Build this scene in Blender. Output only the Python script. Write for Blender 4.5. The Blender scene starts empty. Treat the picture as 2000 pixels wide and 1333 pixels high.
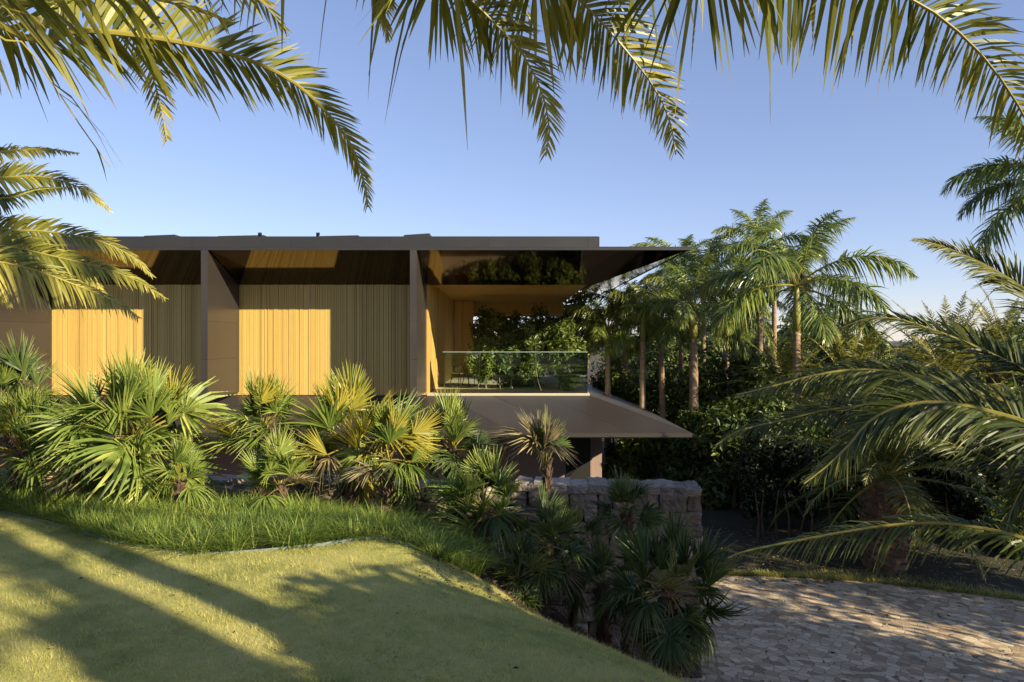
import bpy, math
import numpy as np
from mathutils import Vector

# ------------------------------------------------------------------ camera, world, sun, exposure
S = bpy.context.scene
COL = S.collection
EYE = 4.5                      # eye height over the paved drive
F = 1333.0                     # focal length in photo pixels (2000 wide)
cam = bpy.data.cameras.new('camera'); cam.lens = 24.0; cam.sensor_width = 36.0
cam.clip_start = 0.05; cam.clip_end = 9000
camo = bpy.data.objects.new('camera', cam); COL.objects.link(camo)
camo.location = (0, 0, EYE); camo.rotation_euler = (math.radians(90), 0, 0)
S.camera = camo

SUN = Vector((2.43, -1.93, 1.34)).normalized()      # towards the sun
w = bpy.data.worlds.new('World'); S.world = w; w.use_nodes = True
nt = w.node_tree; bg = nt.nodes['Background']
sky = nt.nodes.new('ShaderNodeTexSky'); sky.sky_type = 'NISHITA'; sky.sun_disc = False
sky.sun_elevation = math.asin(SUN.z); sky.sun_rotation = math.atan2(SUN.x, SUN.y)
sky.air_density = 1.0; sky.dust_density = 0.0; sky.ozone_density = 3.0; sky.altitude = 0
gm = nt.nodes.new('ShaderNodeGamma'); gm.inputs['Gamma'].default_value = 0.7
nt.links.new(sky.outputs['Color'], gm.inputs['Color'])
tn = nt.nodes.new('ShaderNodeVectorMath'); tn.operation = 'MULTIPLY'; tn.inputs[1].default_value = (1.17, 1.12, 1.34)
nt.links.new(gm.outputs['Color'], tn.inputs[0])
nt.links.new(tn.outputs[0], bg.inputs['Color']); bg.inputs['Strength'].default_value = 0.117
ld = bpy.data.lights.new('sun', 'SUN'); ld.energy = 5.0; ld.angle = math.radians(0.5); ld.color = (1.0, 0.88, 0.60)
lo = bpy.data.objects.new('sun', ld); COL.objects.link(lo)
lo.rotation_euler = (-SUN).to_track_quat('-Z', 'Y').to_euler(); lo.location = (0, 0, 40)
S.view_settings.view_transform = 'Standard'; S.view_settings.look = 'None'
S.view_settings.exposure = 0.88; S.view_settings.gamma = 1.0
S.render.engine = 'CYCLES'
S.cycles.max_bounces = 8; S.cycles.transparent_max_bounces = 12; S.cycles.transmission_bounces = 6

# ------------------------------------------------------------------ helpers
UP = np.array([0, 0, 1.0])
def P(px, py, d):
    return np.array([(px-1000)/F*d, d, EYE-(py-666.5)/F*d])
def nrm(a):
    return a/np.maximum(np.linalg.norm(a, axis=-1, keepdims=True), 1e-9)
def inframe(p, m=0.35):
    p = np.atleast_2d(p); y = p[:, 1]
    ok = y > 0.2
    u = np.where(ok, np.abs(p[:, 0])-m, 1e9)/np.maximum(y, .2)
    v = np.where(ok, np.abs(p[:, 2]-EYE)-m, 1e9)/np.maximum(y, .2)
    return bool(np.any((u < .75) & (v < .5)))

class MB:
    def __init__(s): s.v = []; s.f = []; s.n = 0; s.t = []; s.mi = []
    def add(s, V, Fq, tint=0.5, mi=0):
        V = np.asarray(V, float).reshape(-1, 3)
        s.v.append(V)
        for f in Fq if isinstance(Fq, list) and len(Fq) and isinstance(Fq[0], np.ndarray) and Fq[0].ndim == 2 else [np.asarray(Fq, int)]:
            s.f.append(np.asarray(f, int)+s.n); s.mi.append(np.full(len(f), mi))
        t = np.full(len(V), tint) if np.isscalar(tint) else np.asarray(tint, float)
        s.t.append(t); s.n += len(V)
    def box(s, a, b, tint=0.5, mi=0):
        x0, y0, z0 = a; x1, y1, z1 = b
        V = [(x0,y0,z0),(x1,y0,z0),(x1,y1,z0),(x0,y1,z0),(x0,y0,z1),(x1,y0,z1),(x1,y1,z1),(x0,y1,z1)]
        s.add(V, [(0,3,2,1),(4,5,6,7),(0,1,5,4),(1,2,6,5),(2,3,7,6),(3,0,4,7)], tint, mi)
    def hexa(s, V, tint=0.5, mi=0):
        s.add(V, [(0,3,2,1),(4,5,6,7),(0,1,5,4),(1,2,6,5),(2,3,7,6),(3,0,4,7)], tint, mi)
    def tube(s, pts, rad, k=8, tint=0.5, cap=True, jit=0, rng=None, mi=0):
        pts = np.asarray(pts, float); n = len(pts)
        rad = np.full(n, rad) if np.isscalar(rad) else np.asarray(rad, float)
        T, U, Sd = frames(pts)
        a = np.linspace(0, 2*np.pi, k, endpoint=False)
        r = rad[:, None]*np.ones((n, k))
        if jit: r = r*(1+jit*rng.uniform(-1, 1, (n, k)))
        V = pts[:, None]+r[..., None]*(np.cos(a)[None, :, None]*Sd[:, None]+np.sin(a)[None, :, None]*U[:, None])
        i = np.arange(n-1)[:, None]*k; j = np.arange(k)[None]; j2 = (j+1) % k
        q = np.stack([i+j, i+j2, i+k+j2, i+k+j], -1).reshape(-1, 4)
        s.add(V.reshape(-1, 3), q, tint, mi)
        if cap:
            b = s.n-n*k
            for off in (0, (n-1)*k):
                c = pts[0] if off == 0 else pts[-1]
                s.v.append(c[None]); s.t.append(np.array([0.5 if not np.isscalar(tint) else tint])); ci = s.n; s.n += 1
                jj = np.arange(k); tr = np.stack([b+off+jj, b+off+(jj+1) % k, np.full(k, ci)], -1)
                s.f.append(tr if off else tr[:, ::-1]); s.mi.append(np.full(k, mi))
    def build(s, name, mats, parent=None, smooth=False):
        V = np.concatenate(s.v)
        if parent is not None:
            o = parent; 
            while o is not None: V = V-np.array(o.location); o = o.parent
        me = bpy.data.meshes.new(name)
        me.vertices.add(len(V)); me.vertices.foreach_set('co', V.astype(np.float32).ravel())
        idx = np.concatenate([f.ravel() for f in s.f]); tot = np.concatenate([np.full(len(f), f.shape[1]) for f in s.f])
        st = np.concatenate([[0], np.cumsum(tot)[:-1]])
        me.loops.add(len(idx)); me.loops.foreach_set('vertex_index', idx.astype(np.int32))
        me.polygons.add(len(tot)); me.polygons.foreach_set('loop_start', st.astype(np.int32))
        me.polygons.foreach_set('loop_total', tot.astype(np.int32))
        mats = mats if isinstance(mats, (list, tuple)) else [mats]
        for m in mats: me.materials.append(m)
        me.polygons.foreach_set('material_index', np.concatenate(s.mi).astype(np.int32))
        me.polygons.foreach_set('use_smooth', np.full(len(tot), smooth))
        at = me.attributes.new('tint', 'FLOAT', 'POINT'); at.data.foreach_set('value', np.concatenate(s.t).astype(np.float32))
        me.update(calc_edges=True); me.validate()
        ob = bpy.data.objects.new(name, me); COL.objects.link(ob)
        if parent is not None: ob.parent = parent
        return ob

def tag(o, label=None, cat=None, group=None, kind=None):
    if label: o['label'] = label
    if cat: o['category'] = cat
    if group: o['group'] = group
    if kind: o['kind'] = kind
    return o
def empty(name, loc, label, cat, group=None):
    o = bpy.data.objects.new(name, None); COL.objects.link(o); o.empty_display_size = .2
    o.location = [float(c) for c in loc]
    return tag(o, label, cat, group)
def inst(name, me, parent, loc=(0, 0, 0), rot=(0, 0, 0), sc=1.0):
    o = bpy.data.objects.new(name, me); COL.objects.link(o); o.parent = parent
    o.location = [float(c) for c in loc]; o.rotation_euler = [float(c) for c in rot]
    o.scale = (sc, sc, sc) if np.isscalar(sc) else [float(c) for c in sc]
    return o
def frames(pts):
    T = np.gradient(pts, axis=0); T = nrm(T); n = len(pts)
    U = np.zeros_like(pts); u = UP - T[0]*T[0, 2]
    if np.linalg.norm(u) < 1e-3: u = np.array([0, -1.0, 0])
    u = u/np.linalg.norm(u)
    for i in range(n):
        u = u-T[i]*np.dot(u, T[i]); u = u/max(np.linalg.norm(u), 1e-9); U[i] = u
    return T, U, np.cross(T, U)
def spline(pts, m=40):
    p = np.asarray(pts, float); p = np.vstack([2*p[0]-p[1], p, 2*p[-1]-p[-2]])
    out = []
    n = len(p)-3
    for i in range(n):
        a, b, c, d = p[i:i+4]; k = max(4, m//n)
        t = np.linspace(0, 1, k, endpoint=(i == n-1))[:, None]
        out.append(.5*((2*b)+(-a+c)*t+(2*a-5*b+4*c-d)*t**2+(-a+3*b-3*c+d)*t**3))
    q = np.vstack(out)
    L = np.concatenate([[0], np.cumsum(np.linalg.norm(np.diff(q, axis=0), axis=1))])
    s = np.linspace(0, L[-1], m)
    return np.stack([np.interp(s, L, q[:, k]) for k in range(3)], -1), L[-1]

# ------------------------------------------------------------------ materials
def mat(name):
    m = bpy.data.materials.new(name); m.use_nodes = True
    n = m.node_tree.nodes; b = n['Principled BSDF']
    return m, m.node_tree, n, b, m.node_tree.links
def ramp(n, stops):
    r = n.new('ShaderNodeValToRGB'); e = r.color_ramp.elements
    while len(e) < len(stops): e.new(.5)
    for k, (p, c) in enumerate(stops): e[k].position = p; e[k].color = (*c, 1)
    return r
def noise(n, l, scale, detail=4, rough=.55, coord='Object', dist=0, vec=None):
    t = n.new('ShaderNodeTexNoise'); t.inputs['Scale'].default_value = scale; t.inputs['Detail'].default_value = detail
    t.inputs['Roughness'].default_value = rough; t.inputs['Distortion'].default_value = dist
    if vec is None:
        tc = n.new('ShaderNodeTexCoord'); vec = tc.outputs[coord]
    l.new(vec, t.inputs['Vector']); return t
def leafmat(name, c0, c1, c2, transl=.35, rough=.42, spec=.45, var=.25):
    m, t, n, b, l = mat(name)
    at = n.new('ShaderNodeAttribute'); at.attribute_name = 'tint'
    oi = n.new('ShaderNodeObjectInfo')
    ma = n.new('ShaderNodeMath'); ma.operation = 'MULTIPLY_ADD'; l.new(oi.outputs['Random'], ma.inputs[0])
    ma.inputs[1].default_value = var; ma.inputs[2].default_value = -var/2
    ad = n.new('ShaderNodeMath'); ad.operation = 'ADD'; l.new(ma.outputs[0], ad.inputs[0]); l.new(at.outputs['Fac'], ad.inputs[1])
    r = ramp(n, [(0.0, c0), (.5, c1), (1.0, c2)]); l.new(ad.outputs[0], r.inputs[0])
    l.new(r.outputs[0], b.inputs['Base Color']); b.inputs['Roughness'].default_value = rough
    b.inputs['Specular IOR Level'].default_value = spec
    tr = n.new('ShaderNodeBsdfTranslucent'); l.new(r.outputs[0], tr.inputs['Color'])
    mx = n.new('ShaderNodeMixShader'); mx.inputs[0].default_value = transl
    l.new(b.outputs[0], mx.inputs[1]); l.new(tr.outputs[0], mx.inputs[2])
    l.new(mx.outputs[0], n['Material Output'].inputs['Surface'])
    return m
M = {}
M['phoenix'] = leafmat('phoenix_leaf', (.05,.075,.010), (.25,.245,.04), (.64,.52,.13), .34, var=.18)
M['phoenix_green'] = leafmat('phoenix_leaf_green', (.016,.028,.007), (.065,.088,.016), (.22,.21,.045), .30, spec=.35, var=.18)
M['royal'] = leafmat('royal_leaf', (.035,.07,.017), (.15,.21,.038), (.40,.41,.09), .30, .33, .7, var=.3)
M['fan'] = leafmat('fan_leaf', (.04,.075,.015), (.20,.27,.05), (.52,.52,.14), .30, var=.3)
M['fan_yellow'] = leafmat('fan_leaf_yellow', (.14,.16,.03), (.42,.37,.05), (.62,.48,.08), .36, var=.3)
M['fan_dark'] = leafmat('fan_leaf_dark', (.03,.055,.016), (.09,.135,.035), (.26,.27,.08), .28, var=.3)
M['fan_dry'] = leafmat('fan_leaf_dry', (.16,.12,.06), (.33,.26,.13), (.50,.42,.24), .25, var=.3)
M['bush'] = leafmat('bush_leaf', (.015,.03,.008), (.075,.115,.02), (.24,.27,.05), .25, var=.2)
M['hedge'] = leafmat('hedge_leaf', (.008,.014,.005), (.025,.04,.010), (.08,.10,.025), .2, var=.2)
M['ficus'] = leafmat('terrace_leaf', (.04,.07,.015), (.13,.18,.035), (.30,.33,.07), .3, var=.2)
M['strap'] = leafmat('strap_leaf', (.06,.11,.02), (.20,.29,.05), (.48,.50,.11), .36, var=0)
M['lawn_blade'] = leafmat('lawn_blade', (.18,.23,.045), (.50,.47,.125), (.74,.64,.24), .3, rough=.6, spec=.25, var=0)
M['rachis'] = leafmat('rachis', (.12,.10,.02), (.27,.22,.04), (.45,.36,.10), .05, rough=.4, var=.3)

def solid(name, c, rough=.6, metal=0, spec=.5, bump=0, bscale=30, var=0, vscale=2):
    m, t, n, b, l = mat(name)
    b.inputs['Base Color'].default_value = (*c, 1); b.inputs['Roughness'].default_value = rough
    b.inputs['Metallic'].default_value = metal; b.inputs['Specular IOR Level'].default_value = spec
    if var:
        z = noise(n, l, vscale, 5); r = ramp(n, [(.25, [x*(1-var) for x in c]), (.75, [min(1, x*(1+var)) for x in c])])
        l.new(z.outputs['Fac'], r.inputs[0]); l.new(r.outputs[0], b.inputs['Base Color'])
    if bump:
        z2 = noise(n, l, bscale, 6); bp = n.new('ShaderNodeBump'); bp.inputs['Strength'].default_value = bump
        bp.inputs['Distance'].default_value = .02; l.new(z2.outputs['Fac'], bp.inputs['Height']); l.new(bp.outputs[0], b.inputs['Normal'])
    return m
def metal_panel(name, c, rough, metal, var=.10, spec=.5):
    m, t, n, b, l = mat(name)
    at = n.new('ShaderNodeAttribute'); at.attribute_name = 'tint'
    z = noise(n, l, 1.3, 6, .6)
    ad = n.new('ShaderNodeMath'); ad.operation = 'ADD'; l.new(at.outputs['Fac'], ad.inputs[0]); l.new(z.outputs['Fac'], ad.inputs[1])
    r = ramp(n, [(.3, [x*(1-var*2) for x in c]), (.7, c), (1.0, [x*(1+var*3) for x in c])])
    mu = n.new('ShaderNodeMath'); mu.operation = 'MULTIPLY'; mu.inputs[1].default_value = .66; l.new(ad.outputs[0], mu.inputs[0])
    l.new(mu.outputs[0], r.inputs[0]); l.new(r.outputs[0], b.inputs['Base Color'])
    b.inputs['Metallic'].default_value = metal; b.inputs['Specular IOR Level'].default_value = spec
    rr = n.new('ShaderNodeMapRange'); rr.inputs['To Min'].default_value = rough*.85; rr.inputs['To Max'].default_value = rough*1.2
    l.new(z.outputs['Fac'], rr.inputs['Value']); l.new(rr.outputs[0], b.inputs['Roughness'])
    z2 = noise(n, l, .9, 2); bp = n.new('ShaderNodeBump'); bp.inputs['Strength'].default_value = .12; bp.inputs['Distance'].default_value = .02
    l.new(z2.outputs['Fac'], bp.inputs['Height']); l.new(bp.outputs[0], b.inputs['Normal'])
    return m
M['fin'] = metal_panel('bronze_fin', (.052,.043,.039), .30, .25)
M['canopy'] = metal_panel('bronze_canopy', (.050,.042,.039), .42, .2)
M['parapet'] = metal_panel('bronze_parapet', (.034,.032,.033), .45, .2)
M['soffit'] = metal_panel('polished_soffit', (.068,.050,.036), .06, 1.0, .04)
M['dark'] = solid('dark_void', (.012,.010,.009), .6)
M['conc'] = solid('pink_render', (.30,.215,.19), .85, bump=.15, var=.10, vscale=1.2)
M['floor'] = solid('terrace_stone', (.52,.44,.32), .5, var=.08)
M['ceil'] = None
def wood(name, c0, c1, c2):
    m, t, n, b, l = mat(name)
    at = n.new('ShaderNodeAttribute'); at.attribute_name = 'tint'
    tc = n.new('ShaderNodeTexCoord'); mp = n.new('ShaderNodeMapping'); mp.inputs['Scale'].default_value = (14, 14, .5)
    l.new(tc.outputs['Object'], mp.inputs['Vector'])
    z = noise(n, l, 2.2, 6, .6, dist=.6, vec=mp.outputs[0])
    r = ramp(n, [(0, c0), (.5, c1), (1, c2)])
    ma = n.new('ShaderNodeMath'); ma.operation = 'MULTIPLY_ADD'; ma.inputs[1].default_value = .7
    l.new(z.outputs['Fac'], ma.inputs[0]); 
    sb = n.new('ShaderNodeMath'); sb.operation = 'SUBTRACT'; l.new(at.outputs['Fac'], sb.inputs[0]); sb.inputs[1].default_value = .35
    l.new(sb.outputs[0], ma.inputs[2]); l.new(ma.outputs[0], r.inputs[0]); l.new(r.outputs[0], b.inputs['Base Color'])
    b.inputs['Roughness'].default_value = .5
    bp = n.new('ShaderNodeBump'); bp.inputs['Strength'].default_value = .15; bp.inputs['Distance'].default_value = .005
    l.new(z.outputs['Fac'], bp.inputs['Height']); l.new(bp.outputs[0], b.inputs['Normal'])
    return m
M['wood'] = wood('wood_board', (.42,.255,.068), (.57,.38,.106), (.64,.44,.135))
def glassmat():
    m, t, n, b, l = mat('railing_glass')
    tr = n.new('ShaderNodeBsdfTransparent'); tr.inputs['Color'].default_value = (.86,.95,.90,1)
    g = n.new('ShaderNodeBsdfGlossy'); g.inputs['Roughness'].default_value = .01; g.inputs['Color'].default_value = (.9,1,.96,1)
    fr = n.new('ShaderNodeFresnel'); fr.inputs['IOR'].default_value = 1.5
    mx = n.new('ShaderNodeMixShader'); l.new(fr.outputs[0], mx.inputs[0]); l.new(tr.outputs[0], mx.inputs[1]); l.new(g.outputs[0], mx.inputs[2])
    l.new(mx.outputs[0], n['Material Output'].inputs['Surface']); return m
M['glass'] = glassmat()
M['glass_edge'] = solid('glass_edge', (.30,.37,.33), .2)
def barkmat(name, c0, c1, scale, stretch, bump=.6):
    m, t, n, b, l = mat(name)
    tc = n.new('ShaderNodeTexCoord'); mp = n.new('ShaderNodeMapping'); mp.inputs['Scale'].default_value = stretch
    l.new(tc.outputs['Object'], mp.inputs['Vector'])
    z = noise(n, l, scale, 6, .65, vec=mp.outputs[0]); r = ramp(n, [(.3, c0), (.7, c1)])
    l.new(z.outputs['Fac'], r.inputs[0]); l.new(r.outputs[0], b.inputs['Base Color']); b.inputs['Roughness'].default_value = .85
    bp = n.new('ShaderNodeBump'); bp.inputs['Strength'].default_value = bump; bp.inputs['Distance'].default_value = .03
    l.new(z.outputs['Fac'], bp.inputs['Height']); l.new(bp.outputs[0], b.inputs['Normal']); return m
M['palm_bark'] = barkmat('palm_bark', (.07,.04,.025), (.22,.13,.075), 9, (1, 1, 1))
M['royal_bark'] = barkmat('royal_bark', (.20,.13,.085), (.42,.28,.17), 5, (.6, .6, 3), .25)
M['shaft'] = solid('crownshaft', (.30,.28,.07), .4, var=.25, vscale=3)
M['bark'] = barkmat('tree_bark', (.12,.085,.055), (.30,.23,.16), 8, (1, 1, .3))
M['fibre'] = barkmat('fan_trunk', (.045,.03,.02), (.15,.085,.05), 14, (1, 1, .6))
def stonemat():
    m, t, n, b, l = mat('rubble_stone')
    at = n.new('ShaderNodeAttribute'); at.attribute_name = 'tint'
    z = noise(n, l, 7, 7, .65); ad = n.new('ShaderNodeMath'); ad.operation = 'MULTIPLY_ADD'
    l.new(z.outputs['Fac'], ad.inputs[0]); ad.inputs[1].default_value = .7
    sb = n.new('ShaderNodeMath'); sb.operation = 'SUBTRACT'; sb.inputs[1].default_value = .35; l.new(at.outputs['Fac'], sb.inputs[0])
    l.new(sb.outputs[0], ad.inputs[2])
    r = ramp(n, [(.1, (.11,.082,.06)), (.42, (.26,.205,.16)), (.7, (.36,.285,.225)), (.95, (.52,.45,.37))])
    l.new(ad.outputs[0], r.inputs[0]); l.new(r.outputs[0], b.inputs['Base Color']); b.inputs['Roughness'].default_value = .9
    bp = n.new('ShaderNodeBump'); bp.inputs['Strength'].default_value = .8; bp.inputs['Distance'].default_value = .03
    l.new(z.outputs['Fac'], bp.inputs['Height']); l.new(bp.outputs[0], b.inputs['Normal']); return m
M['stone'] = stonemat()
def soilmat():
    m, t, n, b, l = mat('soil')
    z = noise(n, l, 3, 8, .7); r = ramp(n, [(.3, (.035,.024,.016)), (.55, (.075,.05,.032)), (.75, (.12,.09,.055))])
    l.new(z.outputs['Fac'], r.inputs[0]); l.new(r.outputs[0], b.inputs['Base Color']); b.inputs['Roughness'].default_value = .95
    z2 = noise(n, l, 25, 6, .7); bp = n.new('ShaderNodeBump'); bp.inputs['Strength'].default_value = .7; bp.inputs['Distance'].default_value = .04
    l.new(z2.outputs['Fac'], bp.inputs['Height']); l.new(bp.outputs[0], b.inputs['Normal']); return m
M['soil'] = soilmat()
def lawnmat():
    m, t, n, b, l = mat('lawn_turf')
    z = noise(n, l, 1.6, 6, .6); r = ramp(n, [(.3, (.22,.24,.055)), (.5, (.45,.42,.12)), (.72, (.58,.51,.18))])
    l.new(z.outputs['Fac'], r.inputs[0]); l.new(r.outputs[0], b.inputs['Base Color']); b.inputs['Roughness'].default_value = .95
    z2 = noise(n, l, 60, 6, .7); bp = n.new('ShaderNodeBump'); bp.inputs['Strength'].default_value = .8; bp.inputs['Distance'].default_value = .03
    l.new(z2.outputs['Fac'], bp.inputs['Height']); l.new(bp.outputs[0], b.inputs['Normal']); return m
M['lawn'] = lawnmat()
def pavemat():
    m, t, n, b, l = mat('stone_setts')
    tc = n.new('ShaderNodeTexCoord'); mp = n.new('ShaderNodeMapping'); mp.inputs['Rotation'].default_value = (0, 0, math.radians(38))
    l.new(tc.outputs['Object'], mp.inputs['Vector'])
    nz = noise(n, l, 2.5, 3); va = n.new('ShaderNodeVectorMath'); va.operation = 'MULTIPLY_ADD'
    l.new(nz.outputs['Color'], va.inputs[0]); va.inputs[1].default_value = (.16, .16, 0); l.new(mp.outputs[0], va.inputs[2])
    m2 = n.new('ShaderNodeMapping'); m2.inputs['Scale'].default_value = (6.6, 9.6, 1); l.new(va.outputs[0], m2.inputs['Vector'])
    vo = n.new('ShaderNodeTexVoronoi'); vo.voronoi_dimensions = '2D'; vo.inputs['Randomness'].default_value = .85; vo.inputs['Scale'].default_value = 1
    ve = n.new('ShaderNodeTexVoronoi'); ve.voronoi_dimensions = '2D'; ve.feature = 'DISTANCE_TO_EDGE'; ve.inputs['Randomness'].default_value = .85; ve.inputs['Scale'].default_value = 1
    l.new(m2.outputs[0], vo.inputs['Vector']); l.new(m2.outputs[0], ve.inputs['Vector'])
    sc_ = n.new('ShaderNodeSeparateColor'); l.new(vo.outputs['Color'], sc_.inputs[0])
    jt = n.new('ShaderNodeMapRange'); jt.inputs['From Max'].default_value = .045; l.new(ve.outputs['Distance'], jt.inputs['Value'])
    r = ramp(n, [(0, (.32,.225,.135)), (.3, (.50,.365,.225)), (.6, (.61,.465,.29)), (1, (.78,.62,.41))])
    z = noise(n, l, 1.1, 5, .6); mx = n.new('ShaderNodeMix'); mx.data_type = 'RGBA'; mx.blend_type = 'MULTIPLY'; mx.inputs[0].default_value = .5
    jm = n.new('ShaderNodeMix'); jm.data_type = 'RGBA'; jm.inputs[6].default_value = (.32, .25, .19, 1)
    l.new(sc_.outputs[0], r.inputs[0]); l.new(jt.outputs[0], jm.inputs[0]); l.new(r.outputs[0], jm.inputs[7]); l.new(jm.outputs[2], mx.inputs[6]) 
    r2 = ramp(n, [(.3, (.56,.52,.50)), (.7, (1,.98,.95))]); l.new(z.outputs['Fac'], r2.inputs[0]); l.new(r2.outputs[0], mx.inputs[7])
    l.new(mx.outputs[2], b.inputs['Base Color']); b.inputs['Roughness'].default_value = .8
    z3 = noise(n, l, 30, 5); ad = n.new('ShaderNodeMath'); ad.operation = 'MULTIPLY_ADD'; ad.inputs[1].default_value = .3
    l.new(z3.outputs['Fac'], ad.inputs[0]); l.new(jt.outputs[0], ad.inputs[2])
    bp = n.new('ShaderNodeBump'); bp.inputs['Strength'].default_value = .7; bp.inputs['Distance'].default_value = .02
    l.new(ad.outputs[0], bp.inputs['Height']); l.new(bp.outputs[0], b.inputs['Normal']); return m
M['pave'] = pavemat()
M['edging'] = solid('edging_metal', (.20,.24,.25), .5, .3, var=.3, vscale=9)
M['hill'] = solid('hill', (.07,.09,.06), .95, var=.3, vscale=.02)
M['verge'] = solid('verge', (.040,.036,.018), .95, bump=.8, bscale=40, var=.35, vscale=2)
M['chair'] = solid('chair_metal', (.04,.035,.03), .4, .5)
M['cane'] = solid('chair_cane', (.32,.19,.07), .6, bump=.3)
M['redrock'] = solid('red_rock', (.30,.17,.12), .9, bump=.6, bscale=8, var=.3, vscale=4)

# ------------------------------------------------------------------ terrain
def lawn_z(x, y):
    return EYE-(1.6+.04*np.clip(y, -6, 11))
def shoulder(x, y):
    # signed distance past the crest of the lawn bank
    s = (x+.78)*.80+(y-6.45)*.60
    c = (x+.78)*.60-(y-6.45)*.80
    return s-.62*np.clip((.6-c)/1.3, 0, 1)
def wall_y(x): return np.interp(x, [-30, -14, -3, .4, 2.6], [11.5, 10.9, 10.35, 9.55, 9.3])
def ground_z(x, y):
    x = np.asarray(x, float); y = np.asarray(y, float)
    s = shoulder(x, y)
    drop = .8*.42*np.log1p(np.exp(np.clip(s/.42, -30, 30)))
    z = lawn_z(x, y)-drop
    z = np.where(z > .02, z, .02)*1.0
    z = .5*(z+np.sqrt((z-.0)**2+.04))-.1
    z = np.maximum(z, 0)
    back = np.clip((y-wall_y(x)-.28)/.18, 0, 1)*(y > 0)
    z = z*(1-back)
    return z
def axis(lo, hi, step, far):
    a = list(np.arange(lo, hi+1e-6, step)); s = step; v = hi
    while v < far: s *= 1.45; v += s; a.append(v)
    s = step; v = lo; b = []
    while v > -far: s *= 1.45; v -= s; b.append(v)
    return np.array(b[::-1]+a)
def grid(X, Y, Z):
    m, n = X.shape
    V = np.stack([X, Y, Z], -1).reshape(-1, 3)
    i = np.arange(m-1)[:, None]*n; j = np.arange(n-1)[None]
    return V, np.stack([i+j, i+j+1, i+n+j+1, i+n+j], -1).reshape(-1, 4)
gx = axis(-15, 10, .12, 4000); gy = axis(-4, 13, .12, 4000)
GX, GY = np.meshgrid(gx, gy)
b = MB(); V, q = grid(GX, GY, ground_z(GX, GY)); b.add(V, q)
tag(b.build('ground', M['soil'], smooth=True), kind='structure')

edge_px = [(-500, 985), (-250, 985), (0, 998), (100, 1021), (200, 1050), (300, 1073), (390, 1081), (500, 1075), (620, 1063), (740, 1051), (850, 1044)]
EX, EY = [], []
for px, py in edge_px:
    v = (py-666.5)/F; ys = np.linspace(3, 12, 1801); hit = EYE-v*ys <= ground_z((px-1000)/F*ys, ys)+.03
    y = ys[np.argmax(hit)] if hit.any() else 1.6/(v-.04); EX.append((px-1000)/F*y); EY.append(y)
EX, EY = np.array(EX), np.array(EY)
def lawn_top(x):
    x = np.asarray(x, float); e = np.interp(x, EX, EY)
    # where the bank's crest cuts the lawn: solve shoulder = .34 by scan
    ys = np.linspace(-6, 8, 281)
    Sg = shoulder(x[..., None], ys); ok = Sg < .62
    yl = np.where(ok, ys, -6).max(-1)
    k_ = .13; m_ = np.minimum(e, yl)
    return m_-k_*np.log(np.exp(-(e-m_)/k_)+np.exp(-(yl-m_)/k_))
lx = np.concatenate([np.arange(-24, -7, .3), np.arange(-7, 4.2, .06)]); lt = lawn_top(lx)
tt = np.linspace(0, 1, 150)
LX = np.repeat(lx[:, None], len(tt), 1); LY = -6+(lt[:, None]+6)*tt[None]
def turf_z(x, y): return ground_z(x, y)+.02+.012*np.sin(x*2.3+np.sin(y*1.7))*np.sin(y*1.9+x*.6)
b = MB(); V, q = grid(LX, LY, turf_z(LX, LY)); b.add(V, q[:, ::-1])
tag(b.build('lawn', M['lawn'], smooth=True), kind='structure')

FX = np.array([-12, 3.5, 4.3, 5.4, 6.7, 7.8, 8.9, 11, 30.]); FY = np.array([13.2, 13.2, 13.1, 13.0, 12.75, 12.3, 11.8, 10.9, 6.])
def yfar(x): return np.interp(x, FX, FY)
dx = np.arange(-6, 30.01, .25); dt = np.linspace(0, 1, 60)
DX = np.repeat(dx[:, None], 60, 1); DY = -2+(yfar(dx)[:, None]+2)*dt[None]
b = MB(); V, q = grid(DX, DY, np.full_like(DX, .012)); b.add(V, q[:, ::-1])
tag(b.build('driveway', M['pave']), kind='structure')
# grass verge beyond the drive, a low rounded strip
rng = np.random.default_rng(5)
vx = np.arange(-6, 30.01, .1); vt = np.linspace(0, 1, 40)
VX = np.repeat(vx[:, None], 40, 1); VY = yfar(vx)[:, None]+vt[None]*9
VZ = .016+.05*np.clip(vt*6, 0, 1)[None]+.03*np.sin(VX*1.7+VY*2.1)
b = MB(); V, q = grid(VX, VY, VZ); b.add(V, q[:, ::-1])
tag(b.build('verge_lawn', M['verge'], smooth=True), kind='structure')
# distant low hills
b = MB(); hx = np.linspace(-2500, 2500, 120)
hh = 10+7*np.sin(hx*.004)+5*np.sin(hx*.011+1)+3*np.sin(hx*.03)
rows = np.stack([np.zeros(120), hh*.7, hh, hh*.4], 0)
HX = np.repeat(hx[None], 4, 0); HY = np.array([1500, 1560, 1650, 1900])[:, None]+0*HX
V, q = grid(HX, HY, rows); b.add(V, q); tag(b.build('hills', M['hill'], smooth=True), kind='structure')

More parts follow.
